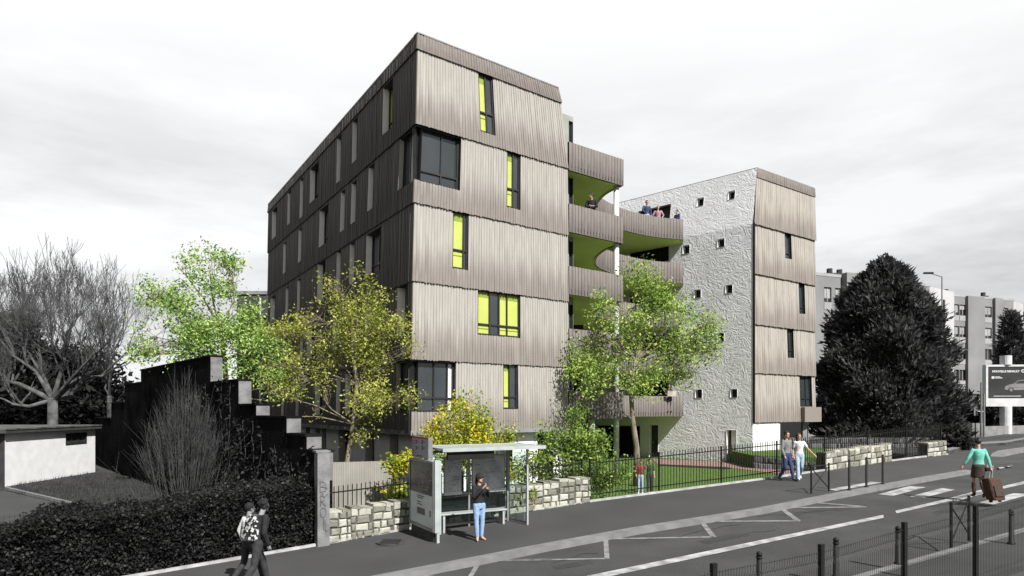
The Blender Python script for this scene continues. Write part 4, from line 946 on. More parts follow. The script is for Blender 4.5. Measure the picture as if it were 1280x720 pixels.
def broadleaf(name, label, base, forks, blobs, matname, seed, n_clu, per=12, size=.09, r0=.14, bark='bark', csize=.26, **kw):
    """blobs: (px, py, radius px, Y)"""
    t = T(name, label, 'tree', tuple(base)); rr = random.Random(seed); cen = []; rad = []
    for (x, y, rp, Y) in blobs: c = W(x, y, Y); q = rp/F*Y; cen.append(tuple(c)); rad.append((q, q*1.0, q*.9))
    o, pts = leaves_mesh('crown', cen, rad, n_clu, per, size, matname, t, seed, csize, **kw)
    mb = MB(); hub = [Vector(base)]+[W(*f) for f in forks]; k = len(hub); mb.tube(hub, [r0*(1-.5*i/k)*(1.35 if i == 0 else 1) for i in range(k)], 9)
    top = hub[-1]; mids = hub[1:]
    for c, q in zip(cen, rad):
        c = Vector(c); s = min(mids, key=lambda h: (h-c).length+max(0, h.z-c.z)*2); m1 = s.lerp(c, .45)+V(rr.gauss(0, .12), rr.gauss(0, .12), .12); mb.tube([s, m1, c], [r0*.38, r0*.24, r0*.11], 6, cap=False)
        near = [Vector(p) for p in pts if (Vector(p)-c).length < q[0]*1.2]; rr.shuffle(near)
        for e in near[:26]:
            j = m1.lerp(c, rr.uniform(.2, 1)); md = j.lerp(e, .5)+V(rr.gauss(0, .08), rr.gauss(0, .08), rr.gauss(0, .08)); mb.tube([j, md, e], [r0*.09, r0*.06, .006], 4, cap=False)
    mb.build('trunk', bark, t, smooth=True); return t

gz_ = lambda x, y: G(x, y)
# bright green tree at the left, behind the stepped wall
def gb(px, Y, z=None): x = (px-640)/F*Y; return V(x, Y, G(x, Y)-.05 if z is None else z)
broadleaf('broadleaf_tree', 'bright green leafy tree rising behind the stepped black wall', gb(284, 31), [(284, 500, 31), (281, 450, 31), (275, 410, 31)],
    [(262, 338, 34, 31), (212, 368, 30, 30.6), (188, 372, 14, 30), (166, 436, 12, 30), (225, 335, 14, 30.8), (290, 340, 24, 31.6), (240, 405, 38, 30), (190, 420, 24, 30), (285, 400, 42, 31), (178, 440, 15, 29.6), (310, 380, 22, 31.5), (305, 440, 38, 30.5), (250, 440, 34, 30), (340, 430, 22, 30.5), (345, 480, 26, 29.8), (355, 505, 16, 29.5)], 'leaf_green', 11, 1250, 12, .085, .15, csize=.25, noise_s=.75)
broadleaf('broadleaf_tree', 'olive yellow tree with a slim crooked trunk in front of the dark side facade', gb(434, 22.3), [(434, 575, 22.3), (441, 530, 22.3), (446, 480, 22.3), (440, 430, 22.4)],
    [(428, 350, 24, 22.6), (455, 368, 26, 22.4), (512, 438, 14, 22), (335, 490, 18, 23), (350, 420, 18, 23), (515, 500, 10, 22), (345, 520, 12, 22.5), (395, 395, 30, 22.8), (445, 405, 36, 22.3), (485, 415, 28, 22.2), (365, 430, 30, 22.9), (400, 445, 34, 22.6), (450, 455, 30, 22.4), (495, 450, 22, 22.1), (470, 500, 30, 22), (505, 490, 16, 22), (365, 475, 26, 22.8), (405, 500, 24, 22.5), (340, 455, 16, 23), (452, 545, 14, 22.1)], 'leaf_olive', 12, 1100, 12, .052, .09, csize=.18, noise_s=.95)
broadleaf('broadleaf_tree', 'fresh green tree in the garden standing before the curved balconies', gb(796, 27.5), [(796, 560, 27.5), (791, 525, 27.5), (789, 490, 27.5), (795, 450, 27.5)],
    [(795, 345, 22, 27.8), (770, 380, 30, 27.6), (725, 425, 16, 27.5), (885, 405, 14, 27.5), (890, 440, 14, 27.5), (718, 470, 12, 27.3), (735, 395, 12, 27.3), (815, 372, 30, 27.5), (745, 415, 24, 27.6), (790, 420, 40, 27.2), (840, 405, 36, 27.5), (872, 425, 24, 27.6), (735, 450, 24, 27.3), (845, 455, 30, 27.3), (790, 465, 34, 27), (740, 480, 22, 27), (870, 465, 18, 27.4), (770, 510, 14, 27)], 'leaf_green2', 13, 1200, 12, .070, .13, csize=.23, noise_s=.8)
broadleaf('small_tree', 'yellow flowering small tree spilling over the bus shelter roof', gb(585, 20.6), [(585, 600, 20.6), (583, 560, 20.6), (585, 530, 20.6)],
    [(590, 510, 20, 20.7), (565, 525, 20, 20.6), (612, 530, 22, 20.6), (545, 545, 18, 20.5), (585, 550, 30, 20.5), (630, 545, 14, 20.6), (620, 570, 22, 20.4), (540, 560, 14, 20.4), (570, 580, 22, 20.3), (640, 590, 22, 20.3), (655, 570, 14, 20.3), (600, 600, 20, 20.2), (650, 615, 14, 20.2)], 'leaf_yellow', 14, 900, 12, .056, .05, csize=.15, noise_s=1.3)
broadleaf('shrub', 'yellow green shrub poking out to the left of the bus stop column', gb(503, 19.3), [(503, 640, 19.3), (502, 610, 19.3)],
    [(497, 582, 9, 19.3), (505, 600, 11, 19.2), (495, 615, 11, 19.2), (512, 575, 9, 19.3), (488, 578, 5, 19.2), (505, 630, 10, 19.1)], 'leaf_yellow', 15, 170, 12, .065, .035, csize=.13)
broadleaf('small_tree', 'bushy green tree behind the end of the stone wall', gb(712, 22.6), [(712, 610, 22.6), (710, 580, 22.6), (708, 555, 22.6)],
    [(718, 522, 14, 22.8), (695, 545, 22, 22.6), (730, 545, 24, 22.6), (755, 565, 20, 22.5), (705, 575, 26, 22.4), (675, 575, 16, 22.4), (735, 590, 26, 22.3), (770, 590, 18, 22.4), (690, 600, 18, 22.2), (660, 590, 12, 22.3), (750, 605, 14, 22.3)], 'leaf_shrub', 16, 720, 12, .060, .06, csize=.18, noise_s=1.1)

# big dark conifer and a small one
def conifer(label, px, Y, ytop, ybase, prof, seed, ntuft, ln=.75):
    base = W(px, ybase, Y); t = T('conifer', label, 'tree', tuple(base)); r = np.random.RandomState(seed)
    top = W(px, ytop, Y).z; H = top-base.z; xs_ = [p[0] for p in prof]; ws = [p[1] for p in prof]
    vs_ = []; fs = []; rr = r.rand
    for i in range(ntuft):
        z = base.z+H*(r.rand()**1.15); f_ = (top-z)/H; rad = .80*np.interp(f_, xs_, ws)*Y/F
        a = r.rand()*2*math.pi; lob = 1+.13*math.sin(a*5+z*1.3)+.12*math.sin(a*3-z*2.1)+.10*noise.noise(Vector((math.cos(a)*3, math.sin(a)*3, z*.9)))*2
        q = rad*lob*(1-.35*r.rand()**2.2); c = np.array([base.x+q*math.cos(a), base.y+q*math.sin(a), z])
        d = np.array([math.cos(a)*.75, math.sin(a)*.75, .75])+r.normal(size=3)*.22; d /= np.linalg.norm(d); L0 = ln*(.5+.8*r.rand())*(1 if f_ > .05 else .6)
        for k in range(7):
            dd = d+r.normal(size=3)*.38; dd /= np.linalg.norm(dd); s = np.cross(dd, r.normal(size=3)); s /= np.linalg.norm(s); l = L0*(.5+.6*r.rand()); w_ = .05+.05*r.rand(); o = c+r.normal(size=3)*.16
            b = len(vs_); vs_ += [o-s*w_*.4, o+dd*l*.45-s*w_, o+dd*l, o+dd*l*.45+s*w_]; fs.append((b, b+1, b+2, b+3))
    m_ = MB(); m_.v = [tuple(v) for v in vs_]; m_.f = fs; m_.m = [0]*len(fs); m_.uv = [[(0, 0)]*4]*len(fs); m_.build('crown', 'needle', t)
    m_ = MB(); m_.tube([base-V(0, 0, .3), V(base.x, base.y, top-.8)], [.4*H/14, .05], 8); m_.build('trunk', 'barkgrey', t); 
    return t
conifer('huge dark conifer between the timber clad block and the grey apartment block', 1105, 46, 328, 572, [(0, 4), (.06, 20), (.15, 42), (.3, 64), (.5, 80), (.7, 88), (.88, 92), (1, 80)], 4, 9000, .6)
conifer('lower dark conifer at the right foot of the huge one', 1167, 47, 440, 566, [(0, 3), (.2, 12), (.5, 20), (1, 26)], 9, 1300, .6)
conifer('slender dark conifer standing behind the billboard', 1264, 66, 392, 535, [(0, 1), (.15, 7), (.4, 15), (.7, 20), (1, 22)], 6, 1500, .9)
def darkbush(label, blobs, seed, n, size=.12, csize=.35, name='bush', m='leaf_dark'):
    x, y, rp, Y = blobs[0]; base = W(x, y+rp, Y); t = T(name, label, 'bush', tuple(base)); cen = []; rad = []
    for (x, y, rp, Y) in blobs: c = W(x, y, Y); q = rp/F*Y; cen.append(tuple(c)); rad.append((q, q, q*.85))
    leaves_mesh('foliage', cen, rad, n, 12, size, m, t, seed, csize, cut=.25); mb = MB(); c0 = Vector(cen[0]); 
    for c in cen: mb.tube([base, Vector(c)], [.08, .03], 5)
    mb.build('stem', 'barkgrey', t); return t
darkbush('dark clipped bush behind the low concrete wall by the billboard', [(1212, 520, 20, 58), (1195, 525, 16, 58), (1230, 528, 14, 58)], 21, 420, .25, .5)
darkbush('dark bush mass at the right edge below the billboard', [(1275, 528, 16, 60), (1252, 532, 12, 60), (1290, 525, 18, 60)], 22, 380, .25, .5)
darkbush('low dark bush at the foot of the conifer by the pavement end', [(1192, 552, 11, 36), (1183, 545, 10, 36.5), (1200, 556, 7, 35.5)], 23, 330, .12, .25)
darkbush('dark evergreen mass on the far left behind the garage', [(14, 432, 24, 55), (55, 462, 30, 55), (10, 470, 40, 55), (100, 470, 34, 56), (130, 495, 26, 56), (60, 505, 40, 54), (110, 515, 30, 54), (0, 515, 30, 54), (-30, 460, 50, 55)], 24, 2600, .3, .7, 'evergreen_tree')
darkbush('small dark evergreen crown peeking up near the left image edge', [(12, 412, 16, 60), (-4, 425, 20, 60), (18, 440, 16, 60)], 25, 420, .3, .6, 'evergreen_tree')

# bare trees on the left
rr = random.Random(31)
def baretree(label, px, py, Y, limbs, seed, l=3.2, depth=5, r0=.45, kids=(2, 4), up=.06, spread=.42, bark='barkpale', minr=.014, name='bare_tree'):
    rr = random.Random(seed); base = W(px, py, Y); t = T(name, label, 'tree', tuple(base)); tr = MB(); tw = MB()
    hub = base+V(0, 0, 1.6); tr.tube([base-V(0, 0, 3.5), base, hub], [r0*1.3, r0, r0*.9], 9)
    for (x, y, rr_) in limbs:
        e = W(x, y, Y+rr.uniform(-1.5, 1.5)); m1 = hub.lerp(e, .5)+V(rr.uniform(-.4,.4), 0, rr.uniform(-.5, .7)); tr.tube([hub, m1, e], [rr_*.8, rr_*.55, rr_*.35], 7, cap=False)
        for _ in range(5):
            q = m1.lerp(e, rr.uniform(.1, 1)); d = (e-m1).normalized()*.6+V(rr.gauss(0, .5), rr.gauss(0, .5), .9); grow(tw, q, d, l*rr.uniform(.7, 1.15), rr_*.35, depth, rr, spread, up, kids, .74, minr, None, 4)
    tr.build('trunk', bark, t, smooth=True); tw.build('branches', 'twigpale', t); return t
baretree('large gnarled bare tree with pale limbs behind the white garage', 66, 530, 44, [(15, 505, .22), (92, 494, .25), (50, 460, .22), (130, 470, .24), (85, 430, .22), (-20, 470, .25), (10, 440, .2), (120, 440, .18)], 41, 2.0, 5, .32, (3, 3), .10, .36, minr=.006)
baretree('thin upright bare tree left of the green tree', 137, 520, 52, [(137, 470, .12), (130, 440, .1), (146, 430, .1), (137, 420, .1)], 42, 2.6, 3, .2, (2, 3), .22, .25, 'barkgrey', .014)
baretree('tall pale bare poplar on the far left horizon', 58, 520, 62, [(52, 440, .16), (66, 430, .16), (84, 425, .12), (30, 430, .12)], 43, 3.6, 4, .25, (2, 3), .25, .25, 'barkgrey', .018)
# multi-stemmed bare shrub before the dark wall
sb_ = GP(226, 628); sb_.z = -.1
t = T('bare_shrub', 'large leafless shrub fanning up in front of the black stepped wall', 'shrub', tuple(sb_)); mb = MB(); r_ = random.Random(5)
Ysb = 19.5; sb_ = V((228-640)/F*Ysb, Ysb, -.1); t.location = sb_
for i in range(150):
    a = r_.gauss(0, .42); tx = 228+a*75+r_.gauss(0, 6); hh = 1-abs(a)*.75; ty = 625-(175*max(.25, hh))*r_.uniform(.65, 1.0)
    e = W(tx, ty, Ysb+r_.uniform(-.9, .9)); b = sb_+V(r_.gauss(0, .14), r_.gauss(0, .14), 0); m1 = b.lerp(e, .4)+V((e.x-b.x)*.22, (e.y-b.y)*.2, .1)+V(r_.gauss(0, .05), 0, 0)
    mb.tube([b, m1, m1.lerp(e, .55)+V(r_.gauss(0, .04), 0, .1), e], [.016, .011, .007, .003], 4, cap=False)
    for _ in range(7):
        q = m1.lerp(e, r_.uniform(0, .85)); d = (e-m1).normalized()+V(r_.gauss(0, .35), r_.gauss(0, .35), .1); mb.tube([q, q+d*r_.uniform(.25, .8)], [.005, .002], 3, cap=False)
mb.build('stems', 'twig', t)

# hedge along the pavement
hg = T('hedge', 'dark leafy hedge filling the left foreground beside the pavement', 'hedge', (-7, 14, 0)); r = np.random.RandomState(3)
tops = [(-60, 672), (0, 670), (63, 643), (143, 643), (187, 640), (233, 627), (300, 613), (340, 612), (367, 605), (384, 612), (392, 625)]
s_a, s_b = SN(-90, 775)[0], SN(391, 684)[0]; P_ = []
nleaf = 150000
while len(P_) < nleaf//10:
    s_ = r.uniform(s_a, s_b); dn_ = r.rand()**1.0*3.0; x, y = xy(s_, fence_n(s_)+.16+dn_)
    if y < 5: continue
    px_ = 640+F*x/y; x0, y0 = xy(s_, fence_n(s_)+1.0); p0 = 640+F*x0/y0; ht = zz(float(np.interp(p0, [q[0] for q in tops], [q[1] for q in tops])), y0)
    z0 = g(s_); h = (ht-z0)*(1+.10*noise.noise(Vector((s_*1.7, dn_*1.7, 2))))*(1 if dn_ > .35 else .75+.7*dn_)
    e = (math.sqrt(max(0, 1-((dn_-1.5)/1.75)**4)))
    if r.rand() < .5: z = z0+h*e*(1-.10*r.rand()**2)
    else: z = z0+h*e*r.rand(); 
    if r.rand() < .4: dn_ = .0+.22*r.rand(); x, y = xy(s_, fence_n(s_)+.16+dn_)
    P_.append((x, y, z))
P_ = np.array(P_); 
def leafcloud(P_, per, size, cs, m, parent, name, seed, asp=1.7):
    r = np.random.RandomState(seed); c = np.repeat(P_, per, 0)+r.normal(size=(len(P_)*per, 3))*cs; n = len(c); nn = r.normal(size=(n, 3))+np.array([0, -.4, .6]); nn /= np.linalg.norm(nn, axis=1)[:, None]
    a = np.cross(nn, r.normal(size=(n, 3))); a /= np.linalg.norm(a, axis=1)[:, None]; b = np.cross(nn, a); s = size*(.6+.8*r.rand(n))[:, None]
    v = np.stack([c-a*s*asp/2, c-b*s/2, c+a*s*asp/2, c+b*s/2], 1).reshape(-1, 3)-np.array(parent.location)
    me = bpy.data.meshes.new(name); me.vertices.add(len(v)); me.vertices.foreach_set('co', v.ravel()); me.loops.add(len(v)); me.loops.foreach_set('vertex_index', np.arange(len(v)))
    me.polygons.add(n); me.polygons.foreach_set('loop_start', np.arange(0, len(v), 4)); me.polygons.foreach_set('loop_total', np.full(n, 4)); me.materials.append(M[m]); me.update(); me.validate()
    o = bpy.data.objects.new(name, me); COL.objects.link(o); o.parent = parent
leafcloud(P_, 11, .042, .06, 'leaf_dark', hg, 'foliage', 5)
m_ = MB()
for k in range(26):
    s_ = s_a+(s_b-s_a)*k/26; x, y = xy(s_, fence_n(s_)+1.3); m_.tube([(x, y, g(s_)-.2), (x+.1, y, g(s_)+.9)], [.03, .015], 5)
m_.build('stems', 'barkgrey', hg)
# thin wire fence that runs inside the hedge
wf = T('wire_fence', 'thin wire mesh fence half sunk in the hedge at the left', 'fence', (-8, 15.5, 0)); pts = []
for px_ in (-40, 50, 147, 228, 300): Yq = 15.3+(.012*(px_-147)); pts.append(V((px_-640)/F*Yq, Yq, -.15))
for p in pts: MB().tube([p, p+V(0, 0, 1.75)], .022, 6).build('post', 'metal', wf)
m_ = MB()
for a, b in zip(pts, pts[1:]):
    for z in np.arange(.15, 1.6, .1): m_.tube([a+V(0, 0, z), b+V(0, 0, z)], .0022, 3, cap=False)
    for k in range(int((b-a).length/.1)): q = a.lerp(b, k*.1/(b-a).length); m_.tube([q+V(0, 0, .15), q+V(0, 0, 1.6)], .0022, 3, cap=False)
m_.build('mesh', 'metal', wf)
# rough tufts on the yard
pr = []
r = np.random.RandomState(8)
for _ in range(2600):
    px_, py_ = r.uniform(20, 290), r.uniform(592, 645)
    if py_ < 590+(abs(px_-118))*.13 or py_ > 612+px_*.22: continue
    Y = (ZC+.05)*F/(py_-HOR); pr.append(((px_-640)/F*Y, Y, -.05))
class _P: location = V(0, 0, 0)
m_ = MB()
for p in pr:
    for _ in range(4):
        a = r.rand()*6.28; h = .05+.09*r.rand(); x, y = p[0]+r.normal()*.12, p[1]+r.normal()*.12; m_.face([(x, y, -.06), (x+.025*math.cos(a), y+.025*math.sin(a), -.06), (x+.04*math.cos(a+1), y+.04*math.sin(a+1), h)])
tag(m_.build('grass', 'yardgrass'), 'short dull grass tufts on the ground in front of the garage', 'grass', kind='stuff')

# ------------------------------------------------------------------ bus shelter
O = GP(551, 678); u = V(.873, .488, 0).normalized(); w_ = V(-.488, .873, 0); gz0 = O.z
BS_ = T('bus_shelter', 'glazed bus shelter with flat roof, bench and timetable panels', 'bus shelter', tuple(O))
def S(a, b, c): p = O+u*a+w_*b; return V(p.x, p.y, gz0+c)
def slope(a): return .043*a
zt = zz(571, O.y+1)-gz0
def box(mb, a0, a1, b0, b1, c0, c1, m=0): mb.ob(S(a0, b0, c0), u*(a1-a0), w_*(b1-b0), V(0, 0, c1-c0), m)
RT = 2.28
m_ = MB(); box(m_, .06, 3.0, -.05, 1.45, RT, RT+.05); box(m_, .02, 3.04, -.09, -.05, RT-.03, RT+.06); box(m_, .02, 3.04, 1.45, 1.49, RT-.03, RT+.06); box(m_, 3.0, 3.04, -.05, 1.45, RT-.03, RT+.06)
m_.build('roof', 'lightmetal', BS_)
rp = BS_
fp = GP(655, 656.5); a_f = (fp-O).dot(u); b_f = (fp-O).dot(w_)
rpst = V((630-640)/F*18.5, 18.5, 0); a_r, b_r = (rpst-O).dot(u), 1.3
for (a, b, wd, mm) in ((2.62, 1.3, .085, 'greymetal'), (2.75, .42, .05, 'lightmetal'), (1.4, 1.32, .05, 'greymetal'), (.1, 1.3, .06, 'greymetal')):
    m_ = MB(); box(m_, a-wd/2, a+wd/2, b-wd/2, b+wd/2, slope(a)-.05, RT); m_.build('post', mm, BS_)
for a0, a1 in ((.13, 1.37), (1.43, 2.57)):
    m_ = MB(); box(m_, a0, a1, 1.295, 1.305, .2+slope(a0), RT-.12); m_.build('glass_panel', 'clear', BS_)
m_ = MB(); m_.ob(S(2.63, 1.24, .22), (S(2.75, .45, .22)-S(2.63, 1.24, .22)), u*.008, (0, 0, 1.9)); m_.build('glass_panel', 'clear', BS_)
for q4 in ((.12, 2.6, 1.28, 1.32, .16, .21), (.12, 2.6, 1.275, 1.325, RT-.14, RT-.08), (.12, 2.6, 1.26, 1.29, .98, 1.02)): m_ = MB(); box(m_, *q4); m_.build('rail', 'greymetal', BS_)
m_ = MB(); m_.ob(S(2.63, 1.3, .17), S(2.75, .42, .17)-S(2.63, 1.3, .17), u*.04, (0, 0, .05)); m_.build('rail', 'greymetal', BS_)
m_ = MB(); box(m_, .35, 2.4, .92, 1.22, .50, .54); m_.build('bench', 'lightmetal', BS_)
for a in (.5, 2.3): m_ = MB(); box(m_, a-.03, a+.03, .95, 1.2, slope(a)-.03, .5); m_.build('bench_leg', 'lightmetal', BS_)
m_ = MB(); box(m_, .2, 1.5, .0, .10, RT-.24, RT-.05); m_.build('route_board', 'metal', BS_)
def panel(a0, a1, b, z0, z1, foot=.1):
    m_ = MB(); box(m_, a0, a1, b-.03, b, z0, z1); q = m_.build('timetable_panel', 'greymetal', BS_); m_ = MB(); box(m_, a0, a1, b-.045, b-.03, z0, z0+foot-.01); m_.build('title_strip', 'col', q); 
    m_ = MB(); r = random.Random(int(a0*100)); box(m_, a0+.03, a1-.03, b-.036, b-.03, z0+foot, z1-.04)
    for k in range(40):
        x, z = r.uniform(a0+.07, a1-.1), r.uniform(z0+foot+.05, z1-.1); dx_, dz_ = r.choice([(.09, .006), (.006, .09), (.05, .008), (.14, .006)]); 
        if x+dx_ < a1-.04 and z+dz_ < z1-.05: box(m_, x, x+dx_, b-.039, b-.036, z, z+dz_, 1)
    m_.build('map_sheet', ['mapsheet', 'paving_dark'], q)
M['mapsheet'] = mat('map_sheet', grey(.26), grey(.42), 3, .5, spec=.4)
panel(.62, 1.15, 1.28, .98, 2.02); panel(1.46, 2.5, 1.28, 1.0, 2.05)
m_ = MB(); box(m_, .15, 2.55, 1.31, 1.33, .55, .92); m_.build('dark_band', 'metal', BS_)
# advertising column at the shelter's end, standing across the pavement
AC = T('advertising_column', 'illuminated poster column with a stop sign box on top, left end of the bus shelter', 'poster column', tuple(O))
cw_ = 1.72; H1 = zz(577, O.y)-gz0
m_ = MB(); box(m_, -.17, -.03, .02, cw_, .24, H1); m_.build('casing', 'lightmetal', AC)
m_ = MB(); box(m_, -.15, -.05, .1, cw_-.06, -.15, .24); m_.build('base', 'paving_dark', AC)
m_ = MB(); box(m_, -.12, -.05, -.04, .05, -.02, .25); box(m_, -.175, -.06, -.05, .022, .25, H1+.04); box(m_, -.05, -.0, -.03, .02, .2, H1+.02); m_.build('pillar', 'lightmetal', AC)
X0 = -.17
def bp(b0, b1, c0, c1, o=.01, th=.006): return (S(X0-o, b0, c0), w_*(b1-b0), V(0, 0, c1-c0), -u*th)
def bpan(name, b0, b1, c0, c1, m, o, par): q = MB(); q.ob(*bp(b0, b1, c0, c1, o)); return q.build(name, m, par)
fr_ = MB(); 
for (b0, b1, c0, c1) in ((.03, cw_, .27, .32), (.03, cw_, H1-.06, H1), (.03, .085, .32, H1-.06), (cw_-.055, cw_, .32, H1-.06)): fr_.ob(*bp(b0, b1, c0, c1, .0, .03))
fr_.build('poster_frame', 'greymetal', AC)
M['posterdark'] = mat('poster_dark', (.018, .018, .02), (.10, .09, .085), 2.2, .25, spec=.5, detail=8, lo=.42, hi=.75)
M['posterpale'] = mat('poster_pale', (.34, .40, .41), (.42, .48, .49), 1, .3, spec=.4)
M['redpaint'] = mat('red_paint', (.28, .02, .03), (.32, .03, .04), 2, .5)
mz = .32+(H1-.38)*.50
pd = bpan('poster', .09, cw_-.06, mz, H1-.07, 'posterdark', .005, AC); pp_ = bpan('poster', .09, cw_-.06, .33, mz, 'posterpale', .005, AC)
ux_ = -w_; tx0 = cw_-.06
def ptext(s, size, m, b, z, par, bold=0): return text(s, size, m, par, S(X0-.013, b, z), ux_, (0, 0, 1), 'lettering', .0015, 'LEFT', bold)
q = MB(); rq = random.Random(3)
for k in range(14):
    b0 = rq.uniform(.2, 1.05); z0_ = rq.uniform(mz+.12, H1-.3); q.ob(S(X0-.0125, b0, z0_), w_*rq.uniform(-.28, .28)+V(0, 0, rq.uniform(.02, .2)), V(0, 0, .007), -u*.002)
for k in range(22): b0 = rq.uniform(.15, 1.0); q.ob(S(X0-.0125, b0, mz+.10+rq.uniform(0, .32)), w_*rq.uniform(.05, .22), V(0, 0, rq.uniform(.01, .03)), -u*.002)
q.build('streaks', 'greymetal', pd)
for z, l in ((H1-.2, .6), (H1-.23, .75)): MB().ob(S(X0-.0125, .2, z), w_*l, V(0, 0, .012), -u*.002).build('printed_line', 'greymetal', pd)
q = MB()
for z, l in ((mz-.08, .5), (mz-.13, .42), (mz-.24, .3), (mz-.30, .36)): q.ob(S(X0-.0125, 1.16, z), -w_*l, V(0, 0, .022), -u*.002)
for k in range(6): q.ob(S(X0-.0125, 1.16, mz-.40-.028*k), -w_*.55, V(0, 0, .020), -u*.002)
q.tube([S(X0-.014, .26+.05*math.cos(a*.5), mz-.45+.07*math.sin(a*.5)) for a in range(13)], .008, 4)
q.build('printed_lines', 'paving_dark', pp_)
# sign box
sb = MB(); H2 = zz(548, O.y)-gz0; b0_, b1_ = .50, 1.68
sb.ob(S(X0+.04, b0_, H1+.03), w_*(b1_-b0_), V(0, 0, H2-H1-.03), u*.12); sbx = sb.build('sign_box', 'greymetal', AC)
def sq(b, z, s1, s2, m): q = MB(); q.ob(S(X0+.039, b, z), w_*s1, V(0, 0, s2), -u*.006); return q.build('sign_mark', m, sbx)
M['signgrey'] = mat('sign_face', grey(.20), grey(.26), 2, .4)
q = MB(); q.ob(S(X0+.04, b0_+.03, H1+.06), w_*(b1_-b0_-.06), V(0, 0, H2-H1-.09), -u*.004); q.build('sign_face', 'signgrey', sbx)
sq(b0_, H2-.045, b1_-b0_, .05, 'redpaint'); hh = H2-H1
for (b, zf, m) in ((1.52, .66, 'redpaint'), (1.52, .22, 'redpaint'), (1.30, .68, 'metal'), (1.30, .40, 'metal'), (.86, .70, 'metal'), (.86, .44, 'metal')):
    sq(b, H1+hh*zf, .10, .09, m); q = MB(); q.ob(S(X0+.032, b+.03, H1+hh*zf+.03), w_*.04, V(0, 0, .03), -u*.003); q.build('symbol', 'col', sbx)
    if m == 'metal': [MB().ob(S(X0+.036, b-.13, H1+hh*zf+zo), w_*.10, V(0, 0, .014), -u*.003).build('printed_line', 'paving_dark', sbx) for zo in (.03, .06)]
q = MB(); q.ob(S(X0+.036, .95, H1+.07), w_*.35, V(0, 0, .02), -u*.003); q.build('printed_lines', 'metal', sbx)

# ------------------------------------------------------------------ billboard
bbY = 54.0; bz_ = zz(546, bbY); bb = T('billboard', 'white framed roadside billboard showing a car, raised on one thick white post', 'billboard', ((1256-640)/F*bbY, bbY, bz_))
x0b, x1b = (1232-640)/F*bbY, (1296-640)/F*bbY; z1b, z0b = zz(456, bbY), zz(508, bbY); bd = V(1, -.10, 0).normalized(); bn = V(-.10, -1, 0).normalized()
Bp = lambda x, z, o=0: V(x0b, bbY, z0b)+bd*x+V(0, 0, z)+bn*o
wB, hB = x1b-x0b, z1b-z0b
m_ = MB(); m_.ob(Bp(0, 0, 0), bd*wB, V(0, 0, hB), -bn*.45); m_.build('case', 'posterpale', bb)
m_ = MB(); fr1, lo1 = .16, .66
for a, b, c, d in ((0, wB, 0, lo1), (0, wB, hB-fr1, hB), (0, fr1, lo1, hB-fr1), (wB-fr1, wB, lo1, hB-fr1)): m_.ob(Bp(a, c, 0), bd*(b-a), V(0, 0, d-c), bn*.06)
m_.build('frame', 'col', bb)
m_ = MB(); m_.ob(Bp(fr1, lo1, 0), bd*(wB-2*fr1), V(0, 0, hB-fr1-lo1), bn*.02); ps = m_.build('poster', 'blackhole', bb); M['posterbg'] = mat('poster_background', grey(.02), grey(.035), .6, .4); ps.data.materials[0] = M['posterbg']
text('NOUVELLE RENAULT', .22, 'col', ps, Bp(.50, hB-.62, .024), bd, (0, 0, 1), 'lettering', .004, 'LEFT', .012); text('CLIO ESTATE', .34, 'col', ps, Bp(2.72, hB-.64, .024), bd, (0, 0, 1), 'lettering', .004, 'LEFT', .02)
m_ = MB(); m_.ob(Bp(.45, hB-1.15, .02), bd*.22, V(0, 0, .2), bn*.006); m_.ob(Bp(.72, hB-1.12, .02), bd*.55, V(0, 0, .07), bn*.006); m_.ob(Bp(.72, hB-1.02, .02), bd*.4, V(0, 0, .05), bn*.006); m_.ob(Bp(.6, lo1+.16, .02), bd*2.1, V(0, 0, .05), bn*.006); m_.build('printed_lines', 'col', ps)
car = [(0, .25), (.05, .5), (.35, .62), (.8, .72), (1.15, .98), (1.7, 1.02), (2.2, .93), (2.5, .68), (2.55, .3), (2.3, .2), (.3, .18)]
m_ = MB(); m_.face([Bp(1.45+x*.9, lo1+.5+y*1.0, .026) for x, y in car]); m_.build('car_picture', 'concrete', ps)
m_ = MB(); m_.face([Bp(1.45+x*.9, lo1+.5+y*1.0, .031) for x, y in [(.9, .72), (1.2, .93), (1.68, .97), (2.1, .88), (2.3, .7)]]); 
for cx_ in (.55, 2.05):
    m_.face([Bp(1.45+(cx_+.24*math.cos(a/14*6.28))*.9, lo1+.5+.2+.22*math.sin(a/14*6.28), .033) for a in range(14)])
m_.build('car_picture_dark', 'posterbg', ps); m_ = MB()
for cx_ in (.55, 2.05): m_.face([Bp(1.45+(cx_+.15*math.cos(a/14*6.28))*.9, lo1+.5+.2+.14*math.sin(a/14*6.28), .036) for a in range(14)])
m_.ob(Bp(1.55, lo1+.5+.5, .03), bd*.3, V(0, 0, .05), bn*.004); m_.ob(Bp(1.5, lo1+.5+.36, .03), bd*2.1, V(0, 0, .03), bn*.004); m_.build('car_picture_pale', 'pier', ps)
m_ = MB(); c = Bp(wB*.40, 0, -.22); m_.tube([V(c.x, c.y, bz_-.1), V(c.x, c.y, z0b)], .42, 16); m_.build('post', 'col', bb); m_ = MB(); m_.tube([V(c.x, c.y, z1b), V(c.x, c.y, z1b+.75)], .42, 16); m_.build('post_head', 'col', bb)
m_ = MB(); m_.tube([V(c.x, c.y, bz_-.1), V(c.x, c.y, bz_+.12)], [.75, .6], 16); m_.build('footing', 'pier', bb)
